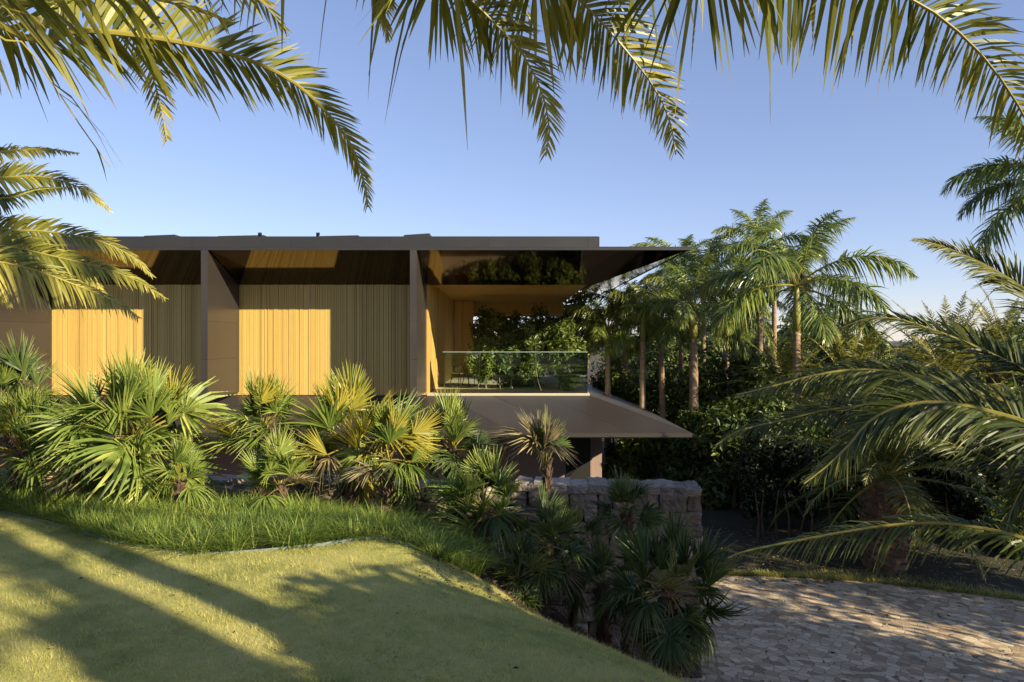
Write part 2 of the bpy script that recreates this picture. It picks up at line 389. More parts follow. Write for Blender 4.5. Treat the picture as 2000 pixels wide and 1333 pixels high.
# grass: strips of blades in one mesh
def blades(base, az, lean, h, wd, tint, seg=1, curl=.5):
    n = len(base); d = np.stack([np.cos(az), np.sin(az), 0*az], -1); sd = np.stack([-np.sin(az), np.cos(az), 0*az], -1)
    rows = []
    for k in range(seg+1):
        s = k/seg; wk = wd*(1-s)**.8*.5 if k < seg else 0*wd
        out = lean*h*s+(curl*h*s*s*lean)
        zz = h*s*(1-.45*lean*curl*s*2)
        c = base+d*out[:, None]+UP*zz[:, None]
        if k < seg: rows += [c-sd*wk[:, None], c+sd*wk[:, None]]
        else: rows += [c]
    V = np.stack(rows, 1).reshape(-1, 3); k = len(rows); o = np.arange(n)[:, None]*k
    Fs = []
    for j in range(seg-1): Fs.append(o+np.array([[2*j, 2*j+1, 2*j+3, 2*j+2]]))
    tri = o+np.array([[2*(seg-1), 2*(seg-1)+1, k-1]])
    return V, ([np.concatenate(Fs)] if Fs else [])+[tri], np.repeat(tint, k)
rng = np.random.default_rng(11)
def fnoise(x, y, seed=0):
    return (np.sin(1.9*x+.7*np.sin(1.3*y+seed))*np.sin(2.3*y+1.1*np.sin(.9*x+seed))+.6*np.sin(5.1*x+2*np.sin(3.7*y))*np.sin(4.3*y+seed)+.5*np.sin(11*x+3*np.sin(7*y+seed))*np.sin(9*y-2*x))/2.1
n = 420000
yy = 2.3+(8.3-2.3)*rng.random(n)**1.15; xx = rng.uniform(-1, 1, n)*(.95*yy+1.0)
k = (yy < lawn_top(np.clip(xx, -20, 4))-.02); xx, yy = xx[k], yy[k]
tint = np.clip(.52+.30*fnoise(xx*1.6, yy*1.6)+.20*fnoise(xx*4.1+3, yy*4.1, 5)+.22*fnoise(xx*9+1, yy*9, 7)+rng.normal(0, .15, len(xx)), 0, 1)
def cell(x, y, c, seed):
    h = np.sin(np.floor(x*c)*127.1+np.floor(y*c)*311.7+seed*74.7)*43758.5453
    return h-np.floor(h)
wx, wy = xx+.02*np.sin(yy*37), yy+.02*np.sin(xx*41)
cl = .5*cell(wx, wy, 22, 1)+.5*cell(wx+.7, wy+.3, 9, 2)
tint = np.clip(tint+.55*(cl-.5), 0, 1)
base = np.stack([xx, yy, turf_z(xx, yy)-.004], -1)
b = MB(); V, Fs, t = blades(base, rng.uniform(0, 6.28, len(xx)), rng.uniform(.2, 1.1, len(xx)), rng.uniform(.018, .036, len(xx))*(.55+1.1*cl), rng.uniform(.0025, .0045, len(xx)), tint)
b.add(V, Fs, t); tag(b.build('lawn_grass', M['lawn_blade']), 'short mown turf covering the sloping lawn', 'grass', kind='stuff')
# strappy border grass between lawn edge and palms
n = 1900
xx = rng.uniform(-9.5, -.35, n); e = np.interp(xx, EX, EY)
depth_b = np.interp(xx, [-9.5, -5, -3, -1.2, -.35], [2.0, 1.7, 1.9, 1.7, .8])
yy = e+.04+depth_b*rng.random(n)
B, A_, L_, H_, W_, T_ = [], [], [], [], [], []
for x, y in zip(xx, yy):
    c = 30; r = .07*np.sqrt(rng.random(c)); a = rng.uniform(0, 6.28, c)
    B.append(np.stack([x+r*np.cos(a), y+r*np.sin(a), np.full(c, ground_z(x, y)-.01)], -1)); A_.append(a+rng.normal(0, .5, c))
    hs = rng.uniform(.65, 1.35)
    L_.append(rng.uniform(.2, 1.1, c)); H_.append(rng.uniform(.13, .33, c)*hs*(1+.25*fnoise(x*1.3, y*1.3, 3))); W_.append(rng.uniform(.008, .015, c))
    T_.append(np.clip(.5+.25*fnoise(x*1.1, y*1.1, 2)+rng.normal(0, .12)+rng.normal(0, .18, c), 0, 1))
b = MB(); V, Fs, t = blades(np.concatenate(B), np.concatenate(A_), np.concatenate(L_), np.concatenate(H_), np.concatenate(W_), np.concatenate(T_), 3, .7)
b.add(V, Fs, t); tag(b.build('border_grass', M['strap']), 'strappy green border grass growing between the lawn edging and the fan palms', 'grass', kind='stuff')
# verge grass rim
n = 9000
xx = rng.uniform(2.5, 11, n); yy = yfar(xx)-.05+rng.random(n)**2*(.35+.25*np.sin(xx*1.1))
b = MB(); V, Fs, t = blades(np.stack([xx, yy, .015+0*xx], -1), rng.uniform(0, 6.28, n), rng.uniform(.2, .9, n), rng.uniform(.07, .15, n), rng.uniform(.008, .012, n), np.clip(.5+.3*fnoise(xx, yy)+rng.normal(0, .12, n), 0, 1), 1)
b.add(V, Fs, t); tag(b.build('verge_grass', M['lawn_blade']), 'rough grass along the far edge of the paved drive', 'grass', kind='stuff')
# fallen leaves and bits of frond lying about
M['litter'] = leafmat('leaf_litter', (.06,.035,.018), (.17,.11,.05), (.38,.27,.13), .1, rough=.8, spec=.2, var=0)
xs_, ys_ = [], []
for (x0, x1, y0, y1, c) in ((3, 12, 12.6, 16, 5200), (-.8, 2.6, 5.5, 9.4, 2600), (2.6, 9, 8.6, 12.9, 420), (-6, 1.4, 3, 7, 130)):
    xs_.append(rng.uniform(x0, x1, c)); ys_.append(rng.uniform(y0, y1, c))
xx, yy = np.concatenate(xs_), np.concatenate(ys_)
on_lawn = yy < lawn_top(np.clip(xx, -20, 4)); on_drive = (xx > 2.6) & (yy < yfar(xx)) & ~on_lawn
zz = np.where(on_lawn, turf_z(xx, yy)+.022, np.where(on_drive, .018, np.where(yy > 9.6, .085, ground_z(xx, yy)+.012)))
n = len(xx); a_ = rng.uniform(0, 6.28, n); sz = rng.uniform(.015, .05, n)*np.where(on_lawn, .5, 1)
dx_, dy_ = np.cos(a_)*sz, np.sin(a_)*sz; wv_ = rng.uniform(.15, .45, n); tz = rng.uniform(0, .018, (4, n))
V = np.stack([np.stack([xx-dx_, yy-dy_, zz+tz[0]], -1), np.stack([xx-dy_*wv_, yy+dx_*wv_, zz+tz[1]], -1), np.stack([xx+dx_, yy+dy_, zz+tz[2]], -1), np.stack([xx+dy_*wv_, yy-dx_*wv_, zz+tz[3]], -1)], 1)
b = MB(); b.add(V.reshape(-1, 3), np.arange(n)[:, None]*4+np.array([[0, 3, 2, 1]]), np.repeat(rng.random(n), 4))
tag(b.build('leaf_litter', M['litter']), 'dry brown leaf litter scattered over the soil, drive and lawn', 'leaf litter', kind='stuff')
# edging strip
ep, _ = spline(np.stack([EX, EY, 0*EX], -1)[2:], 160)
b = MB(); z0 = ground_z(ep[:, 0], ep[:, 1])
prof = [(-.004, -.05), (.004, -.05), (.004, .038), (-.004, .038)]
T_, U_, S_ = frames(ep*np.array([1, 1, 0]))
V = np.stack([np.stack([ep[:, 0]+S_[:, 0]*o, ep[:, 1]+S_[:, 1]*o, z0+h], -1) for o, h in prof], 1)
i = np.arange(len(ep)-1)[:, None]*4; j = np.arange(4)[None]
b.add(V.reshape(-1, 3), np.stack([i+j, i+(j+1) % 4, i+4+(j+1) % 4, i+4+j], -1).reshape(-1, 4))
tag(b.build('garden_edging', M['edging']), 'thin blue-grey metal strip edging the lawn along the border grass', 'edging')

# ------------------------------------------------------------------ the house
Yf, Yw, Yb = 16.33, 18.26, 27.5
def Z(v): return EYE+v
XL, XR, XO = -24.0, 2.08, 4.26
house = empty('house', (-6, 20, 0), 'low modern house with timber upper walls, bronze fins and wide flared canopies', 'house')
rng = np.random.default_rng(3)
# timber front wall boards
b = MB(); x = XL; groups = 0
while x < -2.30:
    wv = rng.choice([.045, .06, .075, .10, .14], p=[.3, .3, .2, .12, .08]); x1 = min(x+wv, -2.27)
    yo = rng.choice([0, .005, .011, .016])
    b.box((x+.003, Yw-yo, Z(-1.44)), (x1-.003, Yw+.03, Z(1.60)), tint=np.clip(rng.normal(.5, .17), .05, .95)); x = x1
b.box((XL, Yw+.032, Z(-1.5)), (-2.29, Yw+.25, Z(1.60)), .2)
b.build('timber_wall', M['wood'], house)
# terrace return wall (faces right), same boards
b = MB(); y = Yw
while y < Yb-.05:
    wv = rng.choice([.075, .11, .16, .22]); y1 = min(y+wv, Yb-.02)
    xo = rng.uniform(0, .012)
    b.box((-2.28, y+.003, Z(-1.44)), (-2.245+xo, y1-.003, Z(1.60)), tint=np.clip(rng.normal(.5, .2), .05, .95)); y = y1
x = -2.22
while x < -1.60:
    x1 = x+.12; b.box((x+.002, Yb-1.0, Z(-1.44)), (x1-.002, Yb-.9, Z(1.55)), tint=np.clip(rng.normal(.45, .2), .05, .95)); x = x1
b.build('terrace_wall', M['wood'], house)
# ceiling of the terrace
b = MB(); y = Yw-.02
while y < Yb+1.2:
    b.box((-2.3, y+.003, Z(1.60)), (XR+.06, y+.155, Z(1.64)), tint=np.clip(rng.normal(.45, .2), .05, .95)); y += .16
b.build('terrace_ceiling', M['wood'], house)
# flared soffit of the upper canopy: front run and right run, panels with tiny bends
zi, zo = Z(1.50), Z(2.19)
def strip_panels(pa, pb, qa, qb, nn, thick, rng, jit=.0, gap=.00014):
    """panels between inner line pa-pb and outer line qa-qb, thickness straight up/down"""
    bb = MB()
    for k in range(nn):
        s0, s1 = k/nn, (k+1)/nn; g = gap
        A = pa+(pb-pa)*(s0+g); B_ = pa+(pb-pa)*(s1-g); C_ = qa+(qb-qa)*(s1-g); D_ = qa+(qb-qa)*(s0+g)
        t = np.array([0, 0, thick]); j = rng.uniform(-jit, jit, 4)
        bb.hexa([A+UP*j[0], B_+UP*j[1], C_+UP*j[2], D_+UP*j[3], A+t, B_+t, C_+t, D_+t], tint=float(np.clip(rng.normal(.5, .25), 0, 1)))
    return bb
a = np.array
bb = strip_panels(a([XL, Yw, zi]), a([XR+.1, Yw, zi]), a([XL, Yf+.02, zo]), a([XO-.02, Yf+.02, zo]), 14, .05, rng, .001)
b2 = strip_panels(a([XR+.1, Yw, zi]), a([XR+.1, Yb+1, zi]), a([XO-.02, Yf+.02, zo]), a([XO-.02, Yb+3, zo]), 6, .05, rng, .003)
bb.v += b2.v; bb.f += [f+bb.n for f in b2.f]; bb.t += b2.t; bb.mi += b2.mi; bb.n += b2.n
bb.build('upper_soffit', M['soffit'], house)
# thin bronze lip and flat roof deck
b = MB()
b.box((XL, Yf, Z(2.175)), (XO, Yf+.02, Z(2.235))); b.box((XO-.02, Yf+.022, Z(2.175)), (XO, Yb+3, Z(2.235)))
b.box((XL, Yf+.022, Z(2.240)), (XO-.022, Yb+3, Z(2.262)), .3)
b.build('roof_lip', M['parapet'], house)
# raised roof box behind
roof = None
b = MB(); x = XL
pz = Z(2.745); py0 = 17.9
while x < 2.24:
    x1 = min(x+2.6, 2.26); b.box((x+.002, py0, Z(2.265)), (x1-.002, py0+.05, pz), float(np.clip(rng.normal(.5, .15), 0, 1))); x = x1
b.box((XL, py0+.052, Z(2.265)), (2.255, Yb, pz-.015), .4); b.box((2.258, py0+.052, Z(2.265)), (2.30, Yb, pz), .45)
roof = b.build('roof', M['parapet'], house)
b = MB()
for (x0, x1, h) in ((270, 345, .055), (415, 520, .04), (610, 705, .035), (780, 845, .09)):
    bm = MB(); d = 19.0; X0, X1 = (x0-1000)/F*d, (x1-1000)/F*d
    bm.hexa([(X0, d, pz-.012), (X1, d, pz-.012), (X1, d+1.6, pz-.012), (X0, d+1.6, pz-.012), (X0+.12, d+.1, pz+h*.6+.17), (X1-.1, d+.1, pz+h+.18), (X1-.1, d+1.5, pz+h+.18), (X0+.12, d+1.5, pz+h*.6+.17)], .5)
    bm.build('skylight', M['parapet'], roof)
for x0 in (507, 620):
    bm = MB(); d = 18.6; X = (x0-1000)/F*d
    bm.tube([(X, d, pz-.012), (X, d, pz+.14)], .035, 8); bm.tube([(X-.01, d-.05, pz+.16), (X+.07, d-.05, pz+.16)], .045, 8)
    bm.build('roof_vent', M['dark'], roof)
# fins
for k in range(5):
    fx = -2.28-5.0*k; b = MB(); x0, x1 = fx-.16, fx
    def quadbox(y0, y1, zb0, zb1, zt0, zt1, tint):
        b.hexa([(x0,y0,zb0),(x1,y0,zb0),(x1,y1,zb1),(x0,y1,zb1),(x0,y0,zt0),(x1,y0,zt0),(x1,y1,zt1),(x0,y1,zt1)], tint)
    bot = Z(-1.36); yb_ = Yw-.037
    # three panel courses with fine joints, top one follows the sloping soffit
    hts = [bot, bot+.92, bot+1.84, None]
    for c in range(3):
        t = float(np.clip(rng.normal(.5, .2), 0, 1))
        if c < 2: quadbox(Yf-.004, yb_, hts[c], hts[c], hts[c+1]-.004, hts[c+1]-.004, t)
        else: quadbox(Yf-.004, yb_, hts[2], hts[2], Z(2.172), Z(1.497), t)
    b.build('fin', M['fin'], house)
# lower canopy
zi2, zo2 = Z(-1.46), Z(-2.20)
bb = strip_panels(a([XL, Yw-.02, zi2]), a([XR+.02, Yw-.02, zi2]), a([XL, Yf, zo2]), a([XO+.04, Yf, zo2]), 20, -.05, rng, .002)
b2 = strip_panels(a([XR+.02, Yw-.02, zi2]), a([XR+.02, Yb+1, zi2]), a([XO+.04, Yf, zo2]), a([XO+.04, Yb+3, zo2]), 8, -.05, rng, .002)
bb.v += b2.v; bb.f += [f+bb.n for f in b2.f]; bb.t += b2.t; bb.mi += b2.mi; bb.n += b2.n
bb.box((XL, Yf-.012, zo2-.10), (XO+.05, Yf-.002, zo2-.004), .6); bb.box((XO+.042, Yf, zo2-.10), (XO+.052, Yb+3, zo2-.004), .6)
bb.box((XL, Yf+.05, zo2-.13), (XO-.02, Yb+2.9, zo2-.105), .1)
bb.build('lower_canopy', M['canopy'], house)
# terrace floor slab
b = MB(); b.box((-2.27, Yw-.018, Z(-1.56)), (XR, Yb+1, Z(-1.40))); b.build('terrace_floor', M['floor'], house)
# ground floor wall
b = MB(); b.box((XL, 19.6, -.1), (2.3, 19.9, Z(-2.34))); b.box((2.305, 19.75, -.1), (2.6, 20.2, Z(-2.34)))
gw = b.build('ground_floor_wall', M['conc'], house)
b = MB(); b.box((1.55, 19.57, .02), (2.25, 19.597, 2.1)); b.build('door', M['dark'], gw)
# back beam of the terrace
b = MB(); b.box((-2.2, Yb+.95, Z(1.03)), (XR+.05, Yb+1.1, Z(1.595)), .5); b.build('back_beam', M['wood'], house)
# glass rail: front panes and right return
gl = empty('terrace_railing', (0, 0, 0), None, None); gl.parent = house; gl.location = (6, -20, 0)
zg0, zg1 = Z(-1.40), Z(-.29)
def glasspane(A, B_):
    A, B_ = a(A), a(B_); d = nrm(B_-A); nn = np.cross(d, UP)*.006
    q = MB(); L = [A-nn, B_-nn, B_+nn, A+nn]
    q.hexa([p+UP*(zg0-.0) for p in L]+[p+UP*(zg1-.012) for p in L]); q.build('glass_pane', M['glass'], gl)
    q = MB(); q.hexa([p+UP*(zg1-.0115) for p in L]+[p+UP*(zg1+.004) for p in L]); q.build('glass_edge', M['glass_edge'], gl)
yr = Yw+.06
for x0, x1 in ((-1.86, -.58), (-.565, .72), (.735, XR-.06)): glasspane((x0, yr, 0), (x1, yr, 0))
for y0, y1 in ((yr+.02, yr+2.4), (yr+2.42, yr+5)): glasspane((XR-.05, y0, 0), (XR-.05, y1, 0))

# ------------------------------------------------------------------ stone retaining wall
rng = np.random.default_rng(21)
b = MB()
def stone(c, hx, hy, hz, ang, tint):
    # rough block: subdivided cube, rounded corners, displaced by a few waves of its own
    K = 9; lin = np.linspace(-1, 1, K); ids = {}; pts = []
    ph = rng.uniform(0, 6.28, (6, 3)); fr_ = rng.normal(0, 1, (6, 3))*np.array([9, 9, 17, 17, 34, 34])[:, None]; am = np.array([.005, .005, .005, .005, .004, .004])
    for i in range(K):
        for j in range(K):
            for k in range(K):
                if i in (0, K-1) or j in (0, K-1) or k in (0, K-1): ids[(i, j, k)] = len(pts); pts.append((lin[i], lin[j], lin[k]))
    p = np.array(pts); n8 = (np.abs(p)**16).sum(1)**(1/16); q = p/n8[:, None]
    skew = rng.normal(0, .05, (3, 3)); skew[0, 1] = skew[2, 1] = 0
    w_ = q*np.array([hx, hy, hz]); w_ = w_+w_@skew.T*.6
    dsp = sum(a_*np.sin(w_@f_+h_.sum()) for a_, f_, h_ in zip(am, fr_, ph))
    w_ = w_+nrm(q**3)*(dsp*1.3+rng.normal(0, .0045, len(q)))[:, None]
    ca, sa = math.cos(ang), math.sin(ang); Rm = np.array([[ca, -sa, 0], [sa, ca, 0], [0, 0, 1]]); w_ = w_@Rm.T+c
    Fq = []
    for ax in range(3):
        for side in (0, K-1):
            for u in range(K-1):
                for v in range(K-1):
                    def idx(uu, vv):
                        t = [0, 0, 0]; t[ax] = side; t[(ax+1) % 3] = uu; t[(ax+2) % 3] = vv; return ids[tuple(t)]
                    f = [idx(u, v), idx(u+1, v), idx(u+1, v+1), idx(u, v+1)]
                    Fq.append(f if side else f[::-1])
    b.add(w_, np.array(Fq), tint)
def wall_run(x0, x1, ztop_fn, zbot_fn):
    z = -.05; row = 0
    while z < 3.2:
        h = rng.uniform(.14, .32); x = x0+(rng.uniform(0, .3) if row else 0)
        while x < x1-.02:
            wd = rng.uniform(.15, .48); 
            if x+wd > x1-.15: wd = x1-x
            xc = x+wd/2; zt = ztop_fn(xc); zz0, zz1 = z, z+h
            if zz1 > zt-.14: zz1 = zt+rng.normal(0, .015)
            if zz1-zz0 > .06 and zz0 < zt-.05 and zz1 > zbot_fn(xc)-.35:
                sl = math.atan2(float(wall_y(xc+.2)-wall_y(xc-.2)), .4)
                stone(np.array([xc, float(wall_y(xc))+rng.normal(0, .02), (zz0+zz1)/2]), wd/2-.002, .24, (zz1-zz0)/2-.002, sl, float(np.clip(rng.normal(.5, .22), 0, 1)))
            x += wd
        z += h; row += 1
wall_run(-12.5, 2.56, lambda x: EYE-np.interp(x, [-13, -3, -.5, .3, 2.6], [2.02, 2.06, 2.1, 1.96, 1.96]), lambda x: float(ground_z(x, wall_y(x)-.3)))
sw = b.build('stone_wall', M['stone'])
b = MB(); xs = np.linspace(-12.4, 2.48, 60)
yw = wall_y(xs); zt = EYE-np.interp(xs, [-13, -3, -.5, .3, 2.6], [2.02, 2.06, 2.1, 1.96, 1.96])-.12
for k in range(59):
    b.hexa([(xs[k], yw[k]-.17, -.05), (xs[k+1], yw[k+1]-.17, -.05), (xs[k+1], yw[k+1]+.17, -.05), (xs[k], yw[k]+.17, -.05), (xs[k], yw[k]-.17, zt[k]), (xs[k+1], yw[k+1]-.17, zt[k+1]), (xs[k+1], yw[k+1]+.17, zt[k+1]), (xs[k], yw[k]+.17, zt[k])], .1)
core = b.build('mortar_core', M['soil'], sw)
tag(sw, 'rough rubble stone retaining wall ending at the paved drive', 'wall')

# rocks
def rock(px, py, d, r, label, m, seed, sq=.7):
    g = np.random.default_rng(seed); q = MB(); c = P(px, py, d); c[2] = float(ground_z(c[0], c[1]))
    n_, k_ = 7, 10; V = []
    th = np.linspace(0, np.pi, n_)
    ph = np.linspace(0, 2*np.pi, k_, endpoint=False); J = 1+.22*g.normal(size=(n_, k_)); J[0] = J[0, 0]; J[-1] = J[-1, 0]
    X = r*J*np.sin(th)[:, None]*np.cos(ph)[None]; Y_ = r*J*np.sin(th)[:, None]*np.sin(ph)[None]; Zz = r*sq*J*np.cos(th)[:, None]*np.ones((1, k_))
    V = np.stack([X, Y_, Zz], -1).reshape(-1, 3)+c+UP*r*sq*.35
    i = np.arange(n_-1)[:, None]*k_; j = np.arange(k_)[None]
    q.add(V, np.stack([i+j, i+k_+j, i+k_+(j+1) % k_, i+(j+1) % k_], -1).reshape(-1, 4), .5)
    tag(q.build('rock', m, smooth=False), label, 'rock', 'rocks in the planting bed')
rock(745, 975, 8.3, .20, 'reddish rock beside the foot of the yellow fan palm', M['redrock'], 1)
rock(905, 1080, 7.6, .22, 'brownish rock below the lawn corner, left of the spreading fan palm trunk', M['redrock'], 2, .5)
rock(868, 1060, 7.8, .17, 'small brown rock at the end of the lawn edging', M['redrock'], 3, .6)

# ------------------------------------------------------------------ fronds
def frond_geo(b, pts, n=80, L=.42, w=.024, vee=.35, droop=.35, start=.12, rad=.02, seed=0, fa0=72, fa1=28, mi=(0, 1), tipy=.35, spread=.12, plum=0, base_t=.5, m=48, gap=0, face=0):
    g = np.random.default_rng(seed)
    c, ln = spline(pts, m); T, U, Sd = frames(c)
    if face:            # the blade twists so that its flat side turns to the open side
        tc = nrm(np.array([0, 0, EYE])-c); tc = nrm(tc-T*(T*tc).sum(-1, keepdims=True))*np.sign(face)
        k_ = abs(face)*np.clip(np.linspace(-.2, 1.6, m), 0, 1)[:, None]
        U = nrm(U*(1-k_)+tc*k_); U = nrm(U-T*(T*U).sum(-1, keepdims=True)); Sd = np.cross(T, U)
    rr = rad*np.linspace(1, .18, m)
    b.tube(c, rr, 6, tint=.5+.2*np.linspace(0, 1, m).repeat(6)[:m*6], mi=mi[1], cap=False)
    t = np.linspace(start, .995, n); t = np.concatenate([t, t+.4/n]); side = np.concatenate([np.ones(n), -np.ones(n)])
    t = np.clip(t+g.normal(0, .25/n, 2*n), 0, 1)
    if gap:
        k = g.random(2*n) > gap; t, side = t[k], side[k]
    N = len(t); f = t*(m-1); i0 = np.clip(f.astype(int), 0, m-2); fr = (f-i0)[:, None]
    lerp = lambda A: A[i0]*(1-fr)+A[i0+1]*fr
    pos, Tt, Uu, Ss = lerp(c), nrm(lerp(T)), nrm(lerp(U)), nrm(lerp(Sd))
    tau = np.clip((t-start)/(1-start), 0, 1)
    prof = np.clip(.35+2.6*tau, 0, 1)*np.clip((1.03-tau)*2.2, .10, 1)**.85
    ll = L*prof*g.uniform(.85, 1.1, N)
    fa = np.radians(fa0+(fa1-fa0)*tau**1.3+g.normal(0, 5, N))
    ve = vee+g.normal(0, spread, N)
    if plum: ve = vee+g.uniform(-plum, plum, N)
    d0 = nrm((side*np.sin(fa)*np.cos(ve))[:, None]*Ss+(np.sin(fa)*np.sin(ve))[:, None]*Uu+np.cos(fa)[:, None]*Tt)
    wd = nrm(Tt-(Tt*d0).sum(-1, keepdims=True)*d0); w2 = np.cross(d0, wd)
    an = g.normal(.35, .45, N)*side; wd = wd*np.cos(an)[:, None]+w2*np.sin(an)[:, None]
    dr = np.minimum(droop*g.uniform(.6, 1.4, N)*np.where(g.random(N) < .06, 2.2, 1), max(.75, droop))
    ss = np.array([0, .3, .68, 1.0]); ww = np.array([.55, 1, .72, .06])*w*.5
    ww = ww[None]*(g.uniform(.75, 1.2, N)*(.35+.65*prof))[:, None]
    pp = pos[:, None]+d0[:, None]*(ll[:, None]*ss[None])[..., None]-UP*(ll[:, None]*dr[:, None]*ss[None]**2)[..., None]
    Vv = np.stack([pp-wd[:, None]*ww[..., None], pp+wd[:, None]*ww[..., None]], 2)   # N,4,2,3
    o = np.arange(N)[:, None]*8
    q = np.concatenate([o+np.array([[0, 1, 3, 2]]), o+np.array([[2, 3, 5, 4]]), o+np.array([[4, 5, 7, 6]])])
    ti = np.clip(base_t+g.normal(0, .15, N)+tipy*np.clip(tau-.75, 0, 1)*2, 0, 1)
    ti = np.repeat(ti, 8).reshape(N, 4, 2)+np.array([0, 0, .04, .25])[None, :, None]
    b.add(Vv.reshape(-1, 3), q, np.clip(ti, 0, 1).ravel(), mi=mi[0])
    return c

def arc(hub, az, el, length, bend, n=7, side=0.0):
    p = np.array(hub, float); out = [p.copy()]; e = el; a_ = az
    for k in range(n):
        d = np.array([math.cos(a_)*math.cos(e), math.sin(a_)*math.cos(e), math.sin(e)]); p = p+d*length/n; out.append(p.copy())
        e = max(e-bend/n*(.5+1.0*k/n), -1.5); a_ += side/n
    return np.array(out)

def palm_trunk(root, base, top, r0, r1, m, seed, k=14, scal=True):
    g = np.random.default_rng(seed); n = max(10, int((top[2]-base[2])/.07)); b = MB()
    t = np.linspace(0, 1, n)[:, None]; pts = np.array(base)+(np.array(top)-np.array(base))*t
    pts[:, 0] += .05*np.sin(t[:, 0]*3+seed); rad = r0+(r1-r0)*t[:, 0]
    if scal: rad = rad*(1+.10*(np.arange(n) % 2))
    b.tube(pts, rad, k, .5, True, .13 if scal else .02, g)
    if scal:      # stubs of cut leaf bases, in spirals
        for i in range(int(n*2.4)):
            tt_ = g.uniform(.08, 1); c = np.array(base)+(np.array(top)-np.array(base))*tt_; a_ = i*2.39996; rr = r0+(r1-r0)*tt_
            d = np.array([math.cos(a_), math.sin(a_), 0]); b.tube([c+d*rr*.85, c+d*rr*1.12+UP*.05, c+d*rr*1.28+UP*.13], [.05, .04, .012], 5, .6, True)
    return b.build('trunk', m, root, smooth=not scal)

def phoenix(label, hub, vis, nfill, flen, seed, group, mat_='phoenix', r=.30, L=.42, w=.026, n=95, elo=-25, ehi=75, check=True, gz=None, name='date_palm', trunk_top=.35, fillL=.9):
    g = np.random.default_rng(seed); hub = np.array(hub, float)
    bz = float(ground_z(hub[0], hub[1])) if gz is None else gz
    root = empty(name, (hub[0], hub[1], bz), label, 'palm tree', group)
    palm_trunk(root, (hub[0], hub[1], bz-.05), (hub[0], hub[1], hub[2]), r*1.1, r, M['palm_bark'], seed)
    for k, v in enumerate(vis):
        o = dict(n=n, L=L, w=w, seed=seed*50+k); pts = v[0]; o.update(v[1] if len(v) > 1 else {})
        bb = MB(); world = [P(*p) for p in pts]
        if not o.pop('free', False):
            h = hub+nrm((world[0]-hub)*np.array([1, 1, 0]))*r*.5
            mid = (h*.5+world[0]*.5)+UP*.18*np.linalg.norm(world[0]-h)
            world = [h, mid]+world; 
        mm = o.pop('mat', mat_)
        frond_geo(bb, world, **o); bb.build('frond', [M[mm], M['rachis']], root)
    done = tries = 0
    while done < nfill and tries < nfill*12:
        tries += 1
        az = tries*2.39996+g.normal(0, .2); el = math.radians(g.uniform(elo, ehi)); ln = flen*g.uniform(.8, 1.1)
        pts = arc(hub+np.array([math.cos(az), math.sin(az), 0])*r*.4, az, el, ln, g.uniform(1.0, 1.7), side=g.normal(0, .15))
        if check and inframe(pts, .5): continue
        bb = MB(); frond_geo(bb, pts, n=int(n*.8), L=L*fillL, w=w*1.1, seed=seed*977+tries, m=26)
        bb.build('frond', [M[mat_], M['rachis']], root); done += 1
    return root

gF = 'feather palms framing the view'
# tall palm on the left, fronds reaching across the top-left corner
phoenix('tall feather palm at left whose long frond arches across the top of the view', (-3.7, 1.0, EYE+1.9), [
    ([(0, 50, 3.2), (150, 58, 3.4), (300, 74, 3.6), (450, 106, 3.8), (560, 152, 3.95), (640, 222, 4.05), (690, 292, 4.1), (713, 365, 4.15), (718, 405, 4.15)], dict(n=180, L=.42, w=.023, vee=.65, droop=.15, start=.30, rad=.032, fa1=34, face=-.85)),
    ([(90, -120, 3.2), (200, -30, 3.5), (262, 40, 3.7), (290, 120, 3.85), (312, 200, 3.95), (326, 275, 4.0)], dict(n=150, L=.34, w=.020, vee=.6, droop=.15, start=.35, tipy=.6, fa0=62, fa1=42, face=-.8)),
    ([(-150, -70, 2.7), (50, -40, 2.8), (180, -20, 2.9), (330, 5, 3.0), (440, 40, 3.1)], dict(n=90, L=.40, w=.034, droop=.7, start=.3, vee=.1, gap=.3, face=-.5)),
    ([(-200, 10, 2.6), (-60, 0, 2.7), (60, 30, 2.8)], dict(n=36, L=.45, w=.024, droop=.7, start=.45, vee=-.1, gap=.45)),
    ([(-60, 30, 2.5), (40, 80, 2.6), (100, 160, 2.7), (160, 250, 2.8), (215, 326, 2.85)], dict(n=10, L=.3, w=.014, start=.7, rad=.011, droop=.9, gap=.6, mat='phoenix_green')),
    ([(-200, -200, 3.4), (60, -150, 3.6), (300, -90, 3.9), (480, -20, 4.1), (560, 60, 4.2)], dict(n=120, L=.44, w=.028, droop=.35, start=.3, vee=.5, face=-.7)),
    ], 14, 3.2, 1, gF, gz=None)
